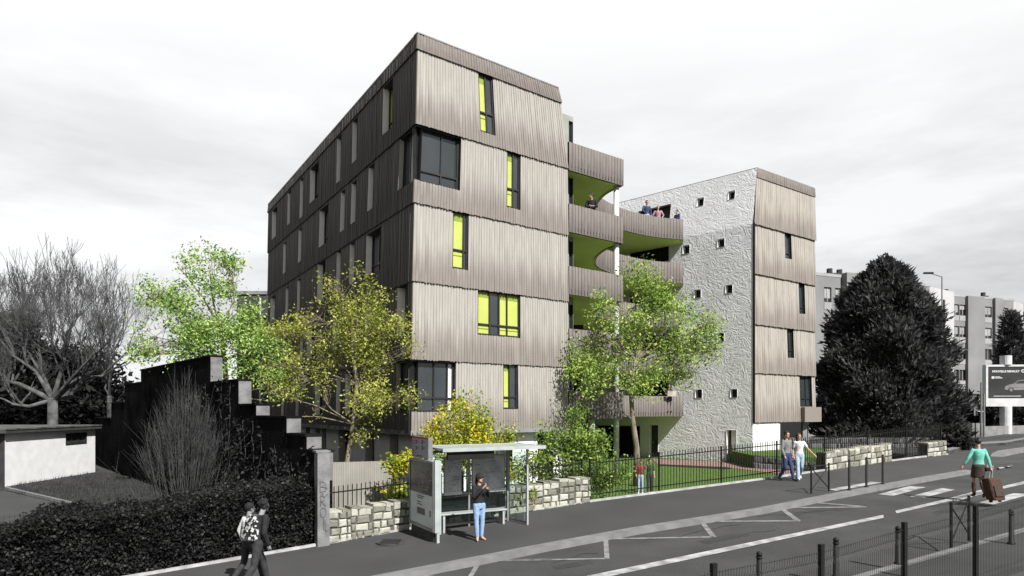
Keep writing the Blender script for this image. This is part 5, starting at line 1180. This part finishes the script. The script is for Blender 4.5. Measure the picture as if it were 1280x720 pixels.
# low concrete wall and lamp poles near the billboard
lw = T('low_wall', 'low concrete wall with one paler section left of the billboard post', 'wall', ((1200-640)/F*50, 50, 1.2))
def lwp(x0, x1, Y0, Y1, y0, y1, m, nm):
    a = V((x0-640)/F*Y0, Y0, 1.0); b = V((x1-640)/F*Y1, Y1, 1.0); MB().ob(a, b-a, (0, .25, 0), (0, 0, zz(y0, Y0)-1.0)).build(nm, m, lw)
lwp(1186, 1213, 50, 50.5, 530, 552, 'concrete', 'grey_section'); lwp(1213, 1229, 49.5, 49.9, 529, 556, 'pier', 'pale_section'); lwp(1231, 1300, 52, 56, 533, 550, 'concrete', 'grey_section')
for px_, yt, Yp, lb in ((1226.5, 478, 49, 'taller of the two thin poles left of the billboard'), (1230, 492, 49.2, 'shorter of the two thin poles left of the billboard')):
    x = (px_-640)/F*Yp; pl = T('pole', lb, 'pole', (x, Yp, 1.3)); m_ = MB(); m_.tube([(x, Yp, 1.2), (x, Yp, zz(yt, Yp))], [.09, .06], 8); m_.build('shaft', 'greymetal', pl)
    m_ = MB(); m_.bx((x-.5, Yp, zz(512, Yp)), (.08, .08, .9), rz=0); m_.tube([(x-.9, Yp, zz(505, Yp)), (x-.3, Yp, zz(514, Yp)), (x, Yp, zz(515, Yp))], .05, 6); m_.build('bracket', 'greymetal', pl)
# street lamp behind block and conifer
def lamp(label, px_, yt, Y, arm):
    x = (px_-640)/F*Y; o = T('street_lamp', label, 'street lamp', (x, Y, 1)); z = zz(yt, Y); m_ = MB(); m_.tube([(x, Y, 1), (x, Y, z)], [.10, .05], 8); m_.tube([(x, Y, z), (x+arm, Y, z+.35)], .04, 6); m_.build('mast', 'concrete', o); m_ = MB(); m_.bx((x+arm, Y, z+.33), (.8, .25, .14)); m_.build('lantern', 'metal', o)
lamp('thin street lamp rising in front of the pale end wall of the grey block', 1177.5, 346, 58, -1.2)

# ------------------------------------------------------------------ street furniture
def bollard_proto():
    r = T('bollard', 'x', 'bollard'); m_ = MB(); m_.tube([(0, 0, -.05), (0, 0, .03), (0, 0, .05), (0, 0, .62)], [.075, .075, .05, .045], 12); m_.build('post', 'metal', r, smooth=True)
    m_ = MB(); m_.tube([(0, 0, .62), (0, 0, .65)], .055, 12); m_.ball((0, 0, .69), .052, 12); m_.build('ball_top', 'metal', r, smooth=True); return r
bp0 = bollard_proto(); first = True
for px_, py_, lb in ((1122.5, 705, 'ball topped bollard just left of the tall mesh fence post, at the near kerb'), (1264, 680, 'ball topped bollard furthest right on the near pavement'), (1045, 722, 'ball topped bollard beside the second mesh fence post from the left'), (949, 743, 'leftmost ball topped bollard on the near pavement')):
    o = bp0 if first else copy_tree(bp0); first = False; p = GP(px_, py_); o.location = p; o['label'] = lb; o['group'] = 'ball topped bollards on the near pavement'
pp0 = T('bollard', 'x', 'bollard'); m_ = MB(); m_.tube([(0, 0, -.05), (0, 0, .03), (0, 0, .04), (0, 0, .98)], [.07, .07, .038, .038], 10); m_.build('post', 'metal', pp0, smooth=True); MB().tube([(0, 0, .98), (0, 0, 1.0)], [.042, .03], 10).build('cap', 'metal', pp0)
first = True
for px_, py_, lb in ((1061.5, 613, 'straight black post nearest the crossed barrier, by the white tactile strip'), (1083, 609, 'middle one of three straight black posts by the white tactile strip'), (1103.5, 605, 'straight black post at the far end of the white tactile strip')):
    o = pp0 if first else copy_tree(pp0); first = False; o.location = GP(px_, py_); o['label'] = lb; o['group'] = 'straight posts by the crossing'
def cross(label, x0, y0, x1, y1, h):
    a, b = GP(x0, y0), GP(x1, y1); r = T('crossed_barrier', label, 'barrier', tuple((a+b)/2), 'crossed street barriers'); U = V(0, 0, 1)
    for p in (a, b): MB().tube([p-U*.05, p+U*h], .03, 8).build('post', 'metal', r)
    MB().tube([a+U*(h-.06), b+U*(h-.06)], .018, 6).build('top_rail', 'metal', r)
    for p, q_ in ((a, b), (b, a)): MB().tube([p+U*(h-.1), q_+U*.1], .016, 6).build('cross_bar', 'metal', r)
cross('black crossed barrier on the far pavement in front of the walking couple', 1014, 617, 1036, 614, .92); cross('black crossed barrier on the near pavement behind the mesh fence', 1189, 684, 1211, 673, .95)
# near mesh fence
mf = T('mesh_fence', 'welded wire mesh fence with square posts in the right foreground', 'fence', (8, 11, .6)); D = V(.873, .488, 0)
P0 = V((1219.5-640)/F*11, 11, 0); sp_ = []
for px_ in (1219.5, 1130.5, 1026.5, 892, 740):
    t_, Y = isect(px_, V(P0.x, P0.y), V(P0.x-D.x*5, P0.y-D.y*5)); p = P0-D*5*t_; sp_.append(V(p.x, p.y, g(sn(p.x, p.y)[0])))
nxt = P0+D*(sp_[0]-sp_[1]).length; sp_.insert(0, V(nxt.x, nxt.y, g(sn(nxt.x, nxt.y)[0]))); tz_ = [626, 633, 653, 680, 704, 745]; tops_ = []
for i, p in enumerate(sp_):
    ph = W(640+F*p.x/p.y, (612, 631.5, 652.5, 680, 704, 745)[i], p.y).z; tops_.append(ph)
    if i: m_ = MB(); m_.bx((p.x, p.y, (p.z-.3+ph)/2), (.075, .055, ph-p.z+.3), rz=R(29)); m_.build('post', 'metal', mf)
for i in range(len(sp_)-1):
    a, b = sp_[i], sp_[i+1]; ln = (b-a).length; k = int(ln/.05); m_ = MB(); dn_ = (b-a)/ln; nv = V(-D.y, D.x, 0)
    za, zb2 = tops_[i]-.10, tops_[i+1]-.10
    for j in range(1, k):
        q = a.lerp(b, j/k); zt2 = za+(zb2-za)*j/k; m_.tube([V(q.x, q.y, q.z+.05), V(q.x, q.y, zt2-.22), V(q.x, q.y, zt2-.16)+nv*.03, V(q.x, q.y, zt2-.10), V(q.x, q.y, zt2)], .0032, 3, cap=False)
    for zf in (.02, .12, .55, .9, 1.0):
        A_ = V(a.x, a.y, a.z+.1+(za-a.z-.12)*zf); B_ = V(b.x, b.y, b.z+.1+(zb2-b.z-.12)*zf); m_.tube([A_, B_], .0035, 4, cap=False)
    m_.build('mesh_panel', 'metal', mf)
# small things on the street
dv = T('drain_grate', 'x', 'drain'); dv['label'] = 'round dark drain cover in the pavement left of the bus shelter'; p = GP(488, 678); dv.location = p+V(0, 0, .012)
m_ = MB(); m_.tube([p+V(0, 0, .001), p+V(0, 0, .018)], .36, 24); m_.build('cover', 'paving_dark', dv); m_ = MB(); [m_.bx((p.x, p.y+k*.09-.27, p.z+.02), (.5, .03, .008)) for k in range(7)]; m_.build('ribs', 'metal', dv)

iv = T('ivy', 'dark leafless creeper and ivy climbing the shaded face of the stepped wall', 'climbing plant', tuple(N0.lerp(N1, .2).to_3d()))
ri = random.Random(9); m_ = MB(); PI_ = []
for k in range(46):
    t = ri.uniform(.01, .38); h = ri.uniform(1.2, 1+4.0*min(1, max(.3, t*4.5))); p = N0.lerp(N1, t); q = [V(p.x, p.y, -.1)-V(pw.x, pw.y, 0)*.03]
    while q[-1].z < h: q.append(q[-1]+V(dw.x, dw.y, 0)*ri.gauss(0, .10)+V(0, 0, ri.uniform(.15, .35)))
    m_.tube(q, [.012]*(len(q)-1)+[.004], 4, cap=False)
    for a in q[2:]:
        if ri.random() < .75: PI_.append(tuple(a-V(pw.x, pw.y, 0)*.05))
m_.build('stems', 'twig', iv); leafcloud(np.array(PI_), 14, .07, .13, 'leaf_dark', iv, 'leaves', 12)
# ------------------------------------------------------------------ people
def pm(name, c, c2=None, rough=.85): M[name] = mat(name, c, c2 or tuple(v*1.35+.004 for v in c), 14, rough, .3, 60)
pm('cloth_black', (.008, .008, .009)); pm('cloth_jeans', (.16, .24, .36)); pm('cloth_navy', (.018, .03, .075)); pm('cloth_white', (.42, .42, .42)); pm('cloth_grey', (.12, .12, .12)); pm('cloth_teal', (.10, .33, .27))
pm('cloth_brown', (.035, .025, .020)); pm('cloth_tan', (.13, .085, .06)); pm('cloth_pink', (.24, .14, .17)); pm('cloth_darkgreen', (.02, .045, .015)); pm('leather', (.045, .022, .014)); pm('shoe_dark', (.012, .011, .011)); pm('cloth_lightblue', (.22, .28, .36)); pm('cloth_darkgrey', (.020, .020, .022))
M['bagpattern'] = mat('bag_pattern', grey(.01), grey(.45), 14, .8, lo=.50, hi=.56, detail=2)
M['redcloth'] = mat('red_cloth', (.16, .03, .03), (.2, .04, .04), 8, .8)
def remesh(mb, voxel, mname, name, parent, extra=None, sm=2):
    me = bpy.data.meshes.new('t'); me.from_pydata(mb.v, [], mb.f); o = bpy.data.objects.new('t', me); COL.objects.link(o)
    md = o.modifiers.new('r', 'REMESH'); md.mode = 'VOXEL'; md.voxel_size = voxel; md.use_smooth_shade = True
    ms = o.modifiers.new('s', 'SMOOTH'); ms.iterations = sm; ms.factor = .5
    me2 = bpy.data.meshes.new_from_object(o.evaluated_get(bpy.context.evaluated_depsgraph_get())); bpy.data.objects.remove(o)
    vs = [tuple(v.co) for v in me2.vertices]; fs = [tuple(p.vertices) for p in me2.polygons]
    if extra:
        n = len(vs); vs += extra.v; fs += [tuple(i+n for i in f) for f in extra.f]
    m3 = bpy.data.meshes.new(name); m3.from_pydata(vs, [], fs); m3.materials.append(M[mname]); m3.polygons.foreach_set('use_smooth', [True]*len(fs)); m3.update()
    r = bpy.data.objects.new(name, m3); COL.objects.link(r); r.parent = parent; return r
def limb(mb, pts, rad, e=0, n=10):
    pts = [Vector(p) for p in pts]; rad = [q+e for q in rad]
    for i in range(len(pts)-1): mb.tube([pts[i], pts[i+1]], [rad[i], rad[i+1]], n)
    for p, q in zip(pts, rad): mb.ball(p, q*.99, 10)
def loft(mb, rings, n=16):                               # rings: (centre, rx, ry, axis twist) horizontal ellipses
    base = len(mb.v)
    for c, rx, ry, tw in rings:
        for j in range(n):
            t = 2*math.pi*j/n; x, y = rx*math.cos(t), ry*math.sin(t); mb.v.append((c[0]+x*math.cos(tw)-y*math.sin(tw), c[1]+x*math.sin(tw)+y*math.cos(tw), c[2]))
    for i in range(len(rings)-1):
        for j in range(n): q = base+i*n; mb.f.append((q+j, q+(j+1) % n, q+n+(j+1) % n, q+n+j)); mb.m.append(0); mb.uv.append([(0, 0)]*4)
    mb.f.append(tuple(base+j for j in range(n))[::-1]); mb.f.append(tuple(base+(len(rings)-1)*n+j for j in range(n))); mb.m += [0, 0]; mb.uv += [[(0, 0)]*n]*2
BASE = dict(hl=(-.09, 0, .92), hr=(.09, 0, .92), kl=(-.10, .02, .50), kr=(.10, .02, .50), al=(-.10, 0, .09), ar=(.10, 0, .09), tl=(-.12, .15, .03), tr=(.12, .15, .03),
            sl=(-.175, 0, 1.41), sr=(.175, 0, 1.41), el=(-.23, -.02, 1.12), er=(.23, -.02, 1.12), wl=(-.24, .05, .87), wr=(.24, .05, .87), neck=(0, .0, 1.47), head=(0, .03, 1.63), pelvis=(0, 0, .95), chest=(0, 0, 1.28), look=0.0)
def person(label, loc, rz, H=1.75, pose=None, top='cloth_black', sleeve=1.0, legs='cloth_jeans', leglen=1.0, shoes='shoe_dark', hair='short', skin='skin', female=False, skirt=None, boots=None, hat=None, hairm='hair', cat_='person', group=None, barefoot=False, flare=0.0):
    P = {k: (Vector(v) if isinstance(v, tuple) else v) for k, v in {**BASE, **(pose or {})}.items()}
    root = T('person', label, 'person'); k = .93 if female else 1.0
    if female:
        for q in ('sl', 'sr'): P[q].x *= .86; P[q].z -= .01
        for q in ('el', 'er'): P[q].x *= .92
    if group: root['group'] = group
    lk = P['look']; hd = P['head']; ch = P['chest']; pv = P['pelvis']; nk = P['neck']
    sd = (P['sr']-P['sl']); tw = math.atan2(sd.y, sd.x)
    def torso(mb, e, z0=.0):
        pts = [(pv-V(0, 0, .06), .155*(1.03 if female else 1), .11), (pv+V(0, 0, .03), .155, .105), (pv.lerp(ch, .45), .135*k, .095), (ch, .160*k, .115), (nk.lerp(ch, .4), .168*k, .105), (nk-V(0, 0, .045), .12*k, .075)]
        loft(mb, [(tuple(p), a+e, b+e, tw*(i/5)) for i, (p, a, b) in enumerate(pts)][z0 and 1 or 0:])
    def arm(mb, s, e, frac=1.0, full=False):
        S_, E_, W_ = P['s'+s], P['e'+s], P['w'+s]
        if full: limb(mb, [S_, E_, W_], [.052*k, .040*k, .027*k], e)
        elif frac <= .5: limb(mb, [S_, S_.lerp(E_, frac*2*.9)], [.056*k, .050*k], e)
        else: limb(mb, [S_, E_, E_.lerp(W_, (frac-.5)*2*.96)], [.054*k, .044*k, .034*k], e)
    def leg(mb, s, e, frac=1.0, fl=0):
        h, kn, an = P['h'+s], P['k'+s], P['a'+s]
        if frac > .5: limb(mb, [h, h.lerp(kn, .35), kn, kn.lerp(an, .35), kn.lerp(an, (frac-.5)*2)], [.088, .082, .057, .056+fl*.4, .043+fl], e)
        else: limb(mb, [h, h.lerp(kn, .4), h.lerp(kn, frac*2)], [.088, .08, .06], e)
    # body: one continuous mesh with head, hands and feet
    b = MB(); torso(b, -.012); [arm(b, s, -.004, full=True) for s in 'lr']; [leg(b, s, -.012) for s in 'lr']
    limb(b, [nk-V(0, 0, .05), hd-V(0, .02, .07)], [.056*k, .050*k]); R3 = lambda x, y, z: hd+V(x*math.cos(lk)-y*math.sin(lk), x*math.sin(lk)+y*math.cos(lk), z)
    b.ball(R3(0, -.01, .03), .088, 14, 0, (.90, 1.06, 1.02)); b.ball(R3(0, .022, -.045), .062, 12, 0, (.95, 1.0, 1.05)); b.ball(R3(0, .052, -.085), .026, 8)
    b.tube([R3(0, .085, .015), R3(0, .108, -.020)], [.010, .016], 6)
    for s in (-1, 1): b.ball(R3(.080*s, -.005, -.005), .022, 8, 0, (.5, .8, 1.3))
    fing = MB()
    for s, sg in (('l', 1), ('r', -1)):
        E_, W_ = P['e'+s], P['w'+s]; d = (W_-E_).normalized(); side = d.cross(V(0, 0, 1)) if abs(d.z) < .8 else V(0, 1, 0); side = side.normalized(); nrm = d.cross(side).normalized()
        pc = W_+d*.05; limb(b, [W_, pc, W_+d*.085], [.024, .030, .028]); hc = P.get('curl', .5)
        for i, (o, ln) in enumerate(((-.024, .065), (-.008, .075), (.008, .071), (.023, .055))):
            p0 = W_+d*.075+side*o; p1 = p0+d*ln*.5+nrm*.006*sg; p2 = p1+(d*(1-hc*.6)+nrm*hc*sg).normalized()*ln*.35; p3 = p2+(d*(1-hc)+nrm*hc*1.3*sg).normalized()*ln*.25; fing.tube([p0, p1, p2, p3], [.0095, .009, .008, .006], 6)
        p0 = W_+d*.035+side*-.022; fing.tube([p0, p0+d*.03-side*.025, p0+d*.055-side*.030+nrm*.01*sg], [.012, .010, .007], 6)
    for s in 'lr':
        a, t_ = P['a'+s], P['t'+s]; limb(b, [a, a.lerp(t_, .5)-V(0, 0, .02), t_], [.038, .036, .026])
    remesh(b, .012, skin, 'body', root, fing)
    m_ = MB(); [m_.ball(R3(.031*s, .076, .022), .010, 8) for s in (-1, 1)]; m_.v, m_.f = m_.v, m_.f; 
    for s in (-1, 1): MB().ball(R3(.031*s, .076, .022), .0105, 8).build('eye', 'hair', root)
    MB().ball(R3(0, .083, -.050), .018, 8, 0, (1, .35, .35)).build('mouth', 'redcloth' if skin == 'skin' else 'leather', root)
    # clothes
    c = MB(); torso(c, .010, 1); [arm(c, s, .010, sleeve) for s in 'lr']; loft(c, [(tuple(nk-V(0, 0, .02)), .062, .060, 0), (tuple(nk-V(0, 0, .07)), .13*k, .09, tw)]); remesh(c, .014, top, 'top', root)
    if legs:
        c = MB(); loft(c, [(tuple(pv-V(0, 0, .12)), .158, .112, 0), (tuple(pv-V(0, 0, .02)), .166, .120, 0), (tuple(pv+V(0, 0, .055)), .150, .108, 0)]); [leg(c, s, .009, leglen, flare) for s in 'lr']; remesh(c, .014, legs, 'trousers', root)
    if skirt:
        kk = (P['kl']+P['kr'])/2; m = pv.lerp(kk, .5); c = MB(); loft(c, [(tuple(pv.lerp(kk, .80)), .175, .135, 0), (tuple(m), .180, .135, 0), (tuple(pv-V(0, 0, .02)), .172, .128, 0), (tuple(pv+V(0, 0, .07)), .145, .105, 0)], 20); remesh(c, .014, skirt, 'skirt', root)
    for s in 'lr':
        a, t_, kn = P['a'+s], P['t'+s], P['k'+s]; c = MB()
        if barefoot: limb(c, [a-V(0, 0, .045), a.lerp(t_, .5)-V(0, 0, .05), t_-V(0, 0, .02)], [.034, .034, .028], -.01)
        else: limb(c, [a-V(0, 0, .02), a.lerp(t_, .45)-V(0, 0, .02), t_], [.046, .044, .034])
        if boots: limb(c, [kn.lerp(a, .22), kn.lerp(a, .6), a], [.058, .054, .044])
        remesh(c, .012, boots or shoes, 'boot' if boots else 'shoe', root)
    if hair:
        c = MB(); c.ball(R3(0, -.018, .045), .098, 14, 0, (.93, 1.06, .98))
        if hair == 'long': limb(c, [R3(0, -.05, .03), R3(0, -.085, -.08), R3(0, -.085, -.20)], [.075, .062, .035])
        if hair == 'bun': c.ball(R3(0, -.06, .135), .045, 10)
        if hair == 'curly':
            q = random.Random(4)
            for _ in range(26): c.ball(R3(q.gauss(0, .05), -.03+q.gauss(0, .05), .06+q.gauss(0, .04)), .035, 6)
        h = remesh(c, .012, hairm, 'hair', root, None, 1)
        fy = [v for v in h.data.vertices]
        for v in fy:                                     # keep the face clear
            q = v.co-hd; y = -q.x*math.sin(lk)+q.y*math.cos(lk)
            if y > .045 and q.z < .075: v.co -= V(-math.sin(lk), math.cos(lk), 0)*(y-.045)
    if hat:
        c = MB(); c.ball(R3(0, -.01, .07), .102, 14, 0, (.95, 1.02, .85)); c.tube([R3(0, 0, .035), R3(0, 0, .055)], [.145, .105], 18); remesh(c, .012, hat, 'hat', root)
    s = H/1.75; root.location = loc; root.rotation_euler = (0, 0, rz); root.scale = (s, s, s); return root, P
def at_local(root, p): s = root.scale[0]; c, n = math.cos(root.rotation_euler.z), math.sin(root.rotation_euler.z); return root.location+V((p.x*c-p.y*n)*s, (p.x*n+p.y*c)*s, p.z*s)
fd = lambda ang: R(ang)                                  # rotation so that local +Y faces: 0 away, 180 towards the camera
# woman waiting
gp_ = GP(599, 675)
person('woman in black top, black hat and blue jeans waiting at the bus shelter', gp_, R(215), 1.66, dict(al=(-.07, 0, .09), kl=(-.085, .02, .5), ar=(.09, .05, .09), tr=(.16, .17, .03), tl=(-.10, .14, .03), el=(-.25, .10, 1.16), wl=(-.10, .26, 1.34), er=(.25, .10, 1.15), wr=(.03, .25, 1.40), look=.35, curl=.9), 'cloth_black', .95, 'cloth_jeans', .98, 'skin', 'long', female=True, hat='cloth_black', hairm='cloth_black', barefoot=True)
# walking couple
ST = dict(kl=(-.10, .20, .53), al=(-.10, .12, .12), tl=(-.10, .27, .06), kr=(.10, -.02, .50), ar=(.10, -.30, .14), tr=(.10, -.20, .04))
person('man in grey sweater and dark blue jeans, left one of the walking couple', GP(983, 601), R(205), 1.80, dict(kl=(-.08, .14, .50), al=(-.10, .22, .10), tl=(-.11, .37, .05), kr=(.10, .04, .49), ar=(.10, -.22, .12), tr=(.12, -.08, .04), el=(-.25, -.05, 1.13), wl=(-.24, .04, .88), er=(.24, .02, 1.13), wr=(.22, .12, .90)), 'cloth_grey', 1.0, 'cloth_navy', 1.0, 'shoe_dark')
person('woman in white t-shirt and pale jeans, right one of the walking couple', GP(999, 600), R(175), 1.72, dict(kr=(.09, .12, .50), ar=(.10, .18, .10), tr=(.11, .33, .05), kl=(-.08, .03, .49), al=(-.12, -.30, .17), tl=(-.12, -.20, .05), el=(-.33, .04, 1.16), wl=(-.50, .10, .95), er=(.22, -.05, 1.12), wr=(.21, .05, .88), head=(.02, .03, 1.62), look=.5), 'cloth_white', .35, 'cloth_lightblue', 1.0, 'cloth_white', 'long', female=True, hairm='leather', flare=.02)
# woman with the suitcase, seen from behind
wp = GP(1223, 622); wr_, Pw = person('woman in turquoise cardigan, dark skirt and tall boots pulling a suitcase over the crossing', wp, R(-14), 1.72, dict(kl=(-.09, .10, .50), al=(-.10, .03, .11), tl=(-.10, .18, .05), kr=(.08, .06, .50), ar=(.07, -.24, .17), tr=(.07, -.16, .05), el=(-.30, -.03, 1.17), wl=(-.40, .02, .93), er=(.25, -.07, 1.13), wr=(.27, -.14, .87), look=-.2), 'cloth_teal', .85, None, 1, 'leather', 'bun', female=True, skirt='cloth_brown', boots='leather')
hand = at_local(wr_, Vector(Pw['wr'])+V(.0, -.01, -.07))
sc_ = T('suitcase', 'brown wheeled suitcase pulled behind the woman in turquoise', 'suitcase', GP(1245, 628))
c0 = GP(1245, 628); m_ = MB(); ax = V(.94, .34, 0); ay = V(-.34, .94, 0); up_ = (hand-c0-V(0, 0, .1)); tl_ = V(-.22, .05, 1).normalized()
def sring(h, k): return [c0+V(0, 0, .07)+tl_*h+ax*(x*.23*k)+ay*(y*.13*k) for x, y in ((-1, -.75), (-.85, -1), (.85, -1), (1, -.75), (1, .75), (.85, 1), (-.85, 1), (-1, .75))]
rg = [sring(0, .93), sring(.04, 1), sring(.30, 1.06), sring(.58, 1), sring(.62, .92)]; vs_ = [p for q in rg for p in q]; fs_ = [(i*8+j, i*8+(j+1) % 8, i*8+8+(j+1) % 8, i*8+8+j) for i in range(4) for j in range(8)]+[tuple(range(8))[::-1], tuple(range(32, 40))]
m_.poly(vs_, fs_); m_.build('case', 'leather', sc_)
m_ = MB(); m_.ob(c0+V(0, 0, .07)+tl_*.12-ax*.17-ay*.165, ax*.34, ay*.03, tl_*.30); m_.build('front_pocket', 'cloth_brown', sc_)
for s in (-1, 1): q = c0+ax*.18*s+ay*.02; MB().tube([q-ax*.02+V(0, 0, .045), q+ax*.02+V(0, 0, .045)], .045, 12).build('wheel', 'shoe_dark', sc_)
for s in (-1, 1): MB().tube([c0+V(0, 0, .07)+tl_*.60+ax*.06*s, hand+ax*.05*s], .010, 6).build('handle_rod', 'greymetal', sc_)
MB().tube([hand-ax*.06, hand+ax*.06], .016, 8).build('handle', 'shoe_dark', sc_)
# two walkers on the left pavement
def gl_(px, py): p = GP(px, py); return p
bw_, Pb = person('walker in dark clothes with a patterned backpack on the left pavement', gl_(320, 738), R(-38), 1.80, dict(kl=(-.09, .20, .52), al=(-.09, .30, .10), tl=(-.09, .45, .04), kr=(.10, -.10, .49), ar=(.10, -.38, .14), tr=(.10, -.26, .04), chest=(0, .06, 1.27), neck=(0, .10, 1.45), head=(0, .17, 1.59), sl=(-.18, .09, 1.40), sr=(.18, .09, 1.40), el=(-.24, .0, 1.13), wl=(-.22, .14, .90), er=(.25, .02, 1.12), wr=(.23, .12, .88)), 'cloth_black', 1.0, 'cloth_darkgrey', 1.0, 'shoe_dark', 'curly', skin='greyskin', hairm='cloth_black')
person('walker in pale top half hidden behind the one with the backpack', gl_(311, 732.5), R(-42), 1.66, dict(kl=(-.09, -.06, .49), al=(-.09, -.34, .14), tl=(-.09, -.22, .04), kr=(.10, .18, .52), ar=(.10, .27, .10), tr=(.10, .42, .04), el=(-.30, -.06, 1.15), wl=(-.28, .02, .92)), 'cloth_white', 1.0, 'cloth_darkgrey', 1.0, 'shoe_dark', 'short', skin='greyskin', hairm='cloth_black')
bk = T('backpack', 'black and white patterned backpack on the back of the nearer walker', 'backpack', bw_.location)
m_ = MB(); cc = at_local(bw_, V(0, -.12, 1.20)); ang = bw_.rotation_euler.z
def bkp(x, y, z): return cc+V(x*math.cos(ang)-y*math.sin(ang), x*math.sin(ang)+y*math.cos(ang), z)
rg = []
for z, kx, ky, oy in ((-.24, .8, .75, 0), (-.20, 1, 1, 0), (0, 1.02, 1.1, .03), (.17, .92, .9, .05), (.25, .55, .5, .07)):
    rg.append([bkp(.16*kx*x, .085*ky*y+oy, z) for x, y in ((-1, -.7), (-.75, -1), (.75, -1), (1, -.7), (1, .7), (.75, 1), (-.75, 1), (-1, .7))])
vs_ = [p for q in rg for p in q]; m_.poly(vs_, fs_); m_.build('bag', 'bagpattern', bk)
m_ = MB(); m_.ob(bkp(-.11, -.13, -.19), bkp(.11, -.13, -.19)-bkp(-.11, -.13, -.19), bkp(-.11, -.09, -.19)-bkp(-.11, -.13, -.19), V(0, 0, .18)); m_.build('pocket', 'bagpattern', bk)
for s in (-1, 1): MB().tube([bkp(.10*s, .08, .20), bkp(.11*s, .20, .235), bkp(.12*s, .33, .12), bkp(.12*s, .30, -.02), bkp(.12*s, .08, -.18)], .014, 6).build('strap', 'cloth_black', bk)
# people on the balconies
ST2 = dict(el=(-.24, .05, 1.14), wl=(-.10, .24, 1.12), er=(.24, .05, 1.14), wr=(.08, .25, 1.12), curl=.9)
fl_ = lambda k: lev[k]+.24
def onb(px, Y, k): return V((px-640)/F*Y, Y, fl_(k))
person('man in black sweater looking at his hands on the upper left balcony', onb(739.5, 30.6, 3), R(160), 1.93, {**ST2, 'head': (0, .06, 1.61), 'look': -.9}, 'cloth_black', .8, 'cloth_tan', 1.0, 'shoe_dark')
person('tall man in dark jacket, leftmost of three on the top curved balcony', onb(808.5, 40.55, 4), R(200), 1.98, dict(er=(.30, .05, 1.15), wr=(.12, .20, 1.0), el=(-.26, 0, 1.13), wl=(-.2, .1, .95)), 'cloth_navy', 1.0, 'cloth_lightblue', 1.0, 'shoe_dark')
person('person in pink checked shirt on the top curved balcony, middle one of three', onb(822.5, 41.2, 4), R(170), 1.86, dict(el=(-.32, .0, 1.15), wl=(-.2, .12, .97), er=(.32, .0, 1.15), wr=(.2, .12, .97)), 'cloth_pink', .5, 'cloth_lightblue', 1.0, 'shoe_dark', 'short', hairm='cloth_tan')
person('person in dark blue coat at the tip of the top curved balcony', onb(846.5, 41.55, 4), R(120), 1.72, dict(**ST2), 'cloth_navy', 1.0, 'cloth_black', 1.0, 'shoe_dark').__class__
rd, Pr = person('reader in dark clothes on the lowest curved balcony behind the garden tree', onb(836, 41.0, 0), R(195), 1.74, dict(**{**ST2, 'wl': (-.16, .32, 1.10), 'wr': (.16, .32, 1.10)}), 'cloth_black', .45, 'cloth_darkgrey', 1.0, 'shoe_dark', 'curly')
nw = T('newspaper', 'open pale newspaper held by the reader on the lowest curved balcony', 'newspaper', at_local(rd, V(0, .40, 1.1)))
m_ = MB(); q = [at_local(rd, V(*c)) for c in ((-.30, .36, 1.0), (0, .44, .98), (.30, .36, 1.0), (.30, .42, 1.34), (0, .50, 1.32), (-.30, .42, 1.34))]
off = at_local(rd, V(0, .012, 0))-at_local(rd, V(0, 0, 0)); q2 = [p+off for p in q]; m_.poly(q+q2, [(0, 1, 4, 5), (1, 2, 3, 4), (7, 6, 11, 10), (8, 7, 10, 9), (0, 6, 7, 1), (1, 7, 8, 2), (2, 8, 9, 3), (3, 9, 10, 4), (4, 10, 11, 5), (5, 11, 6, 0)]); m_.build('pages', 'reveal', nw)
# two children on the lawn behind the railings
def lawnp(px, Y): x = (px-640)/F*Y; return V(x, Y, G(x, Y)+.01)
kid = dict(head=(0, .03, 1.60), el=(-.30, .04, 1.30), wl=(-.33, .05, 1.52), er=(.26, .04, 1.16), wr=(.22, .14, .98))
person('child with one raised arm on the lawn, left of the two behind the railings', lawnp(800.5, 25.0), R(170), 1.30, kid, 'redcloth', .4, 'cloth_lightblue', 1.0, 'cloth_white', 'short')
person('child in dark green shirt on the lawn, right of the two behind the railings', lawnp(812, 25.2), R(190), 1.32, dict(er=(.30, .04, 1.30), wr=(.34, .06, 1.55)), 'cloth_darkgreen', .45, 'cloth_darkgrey', 1.0, 'shoe_dark', 'short')
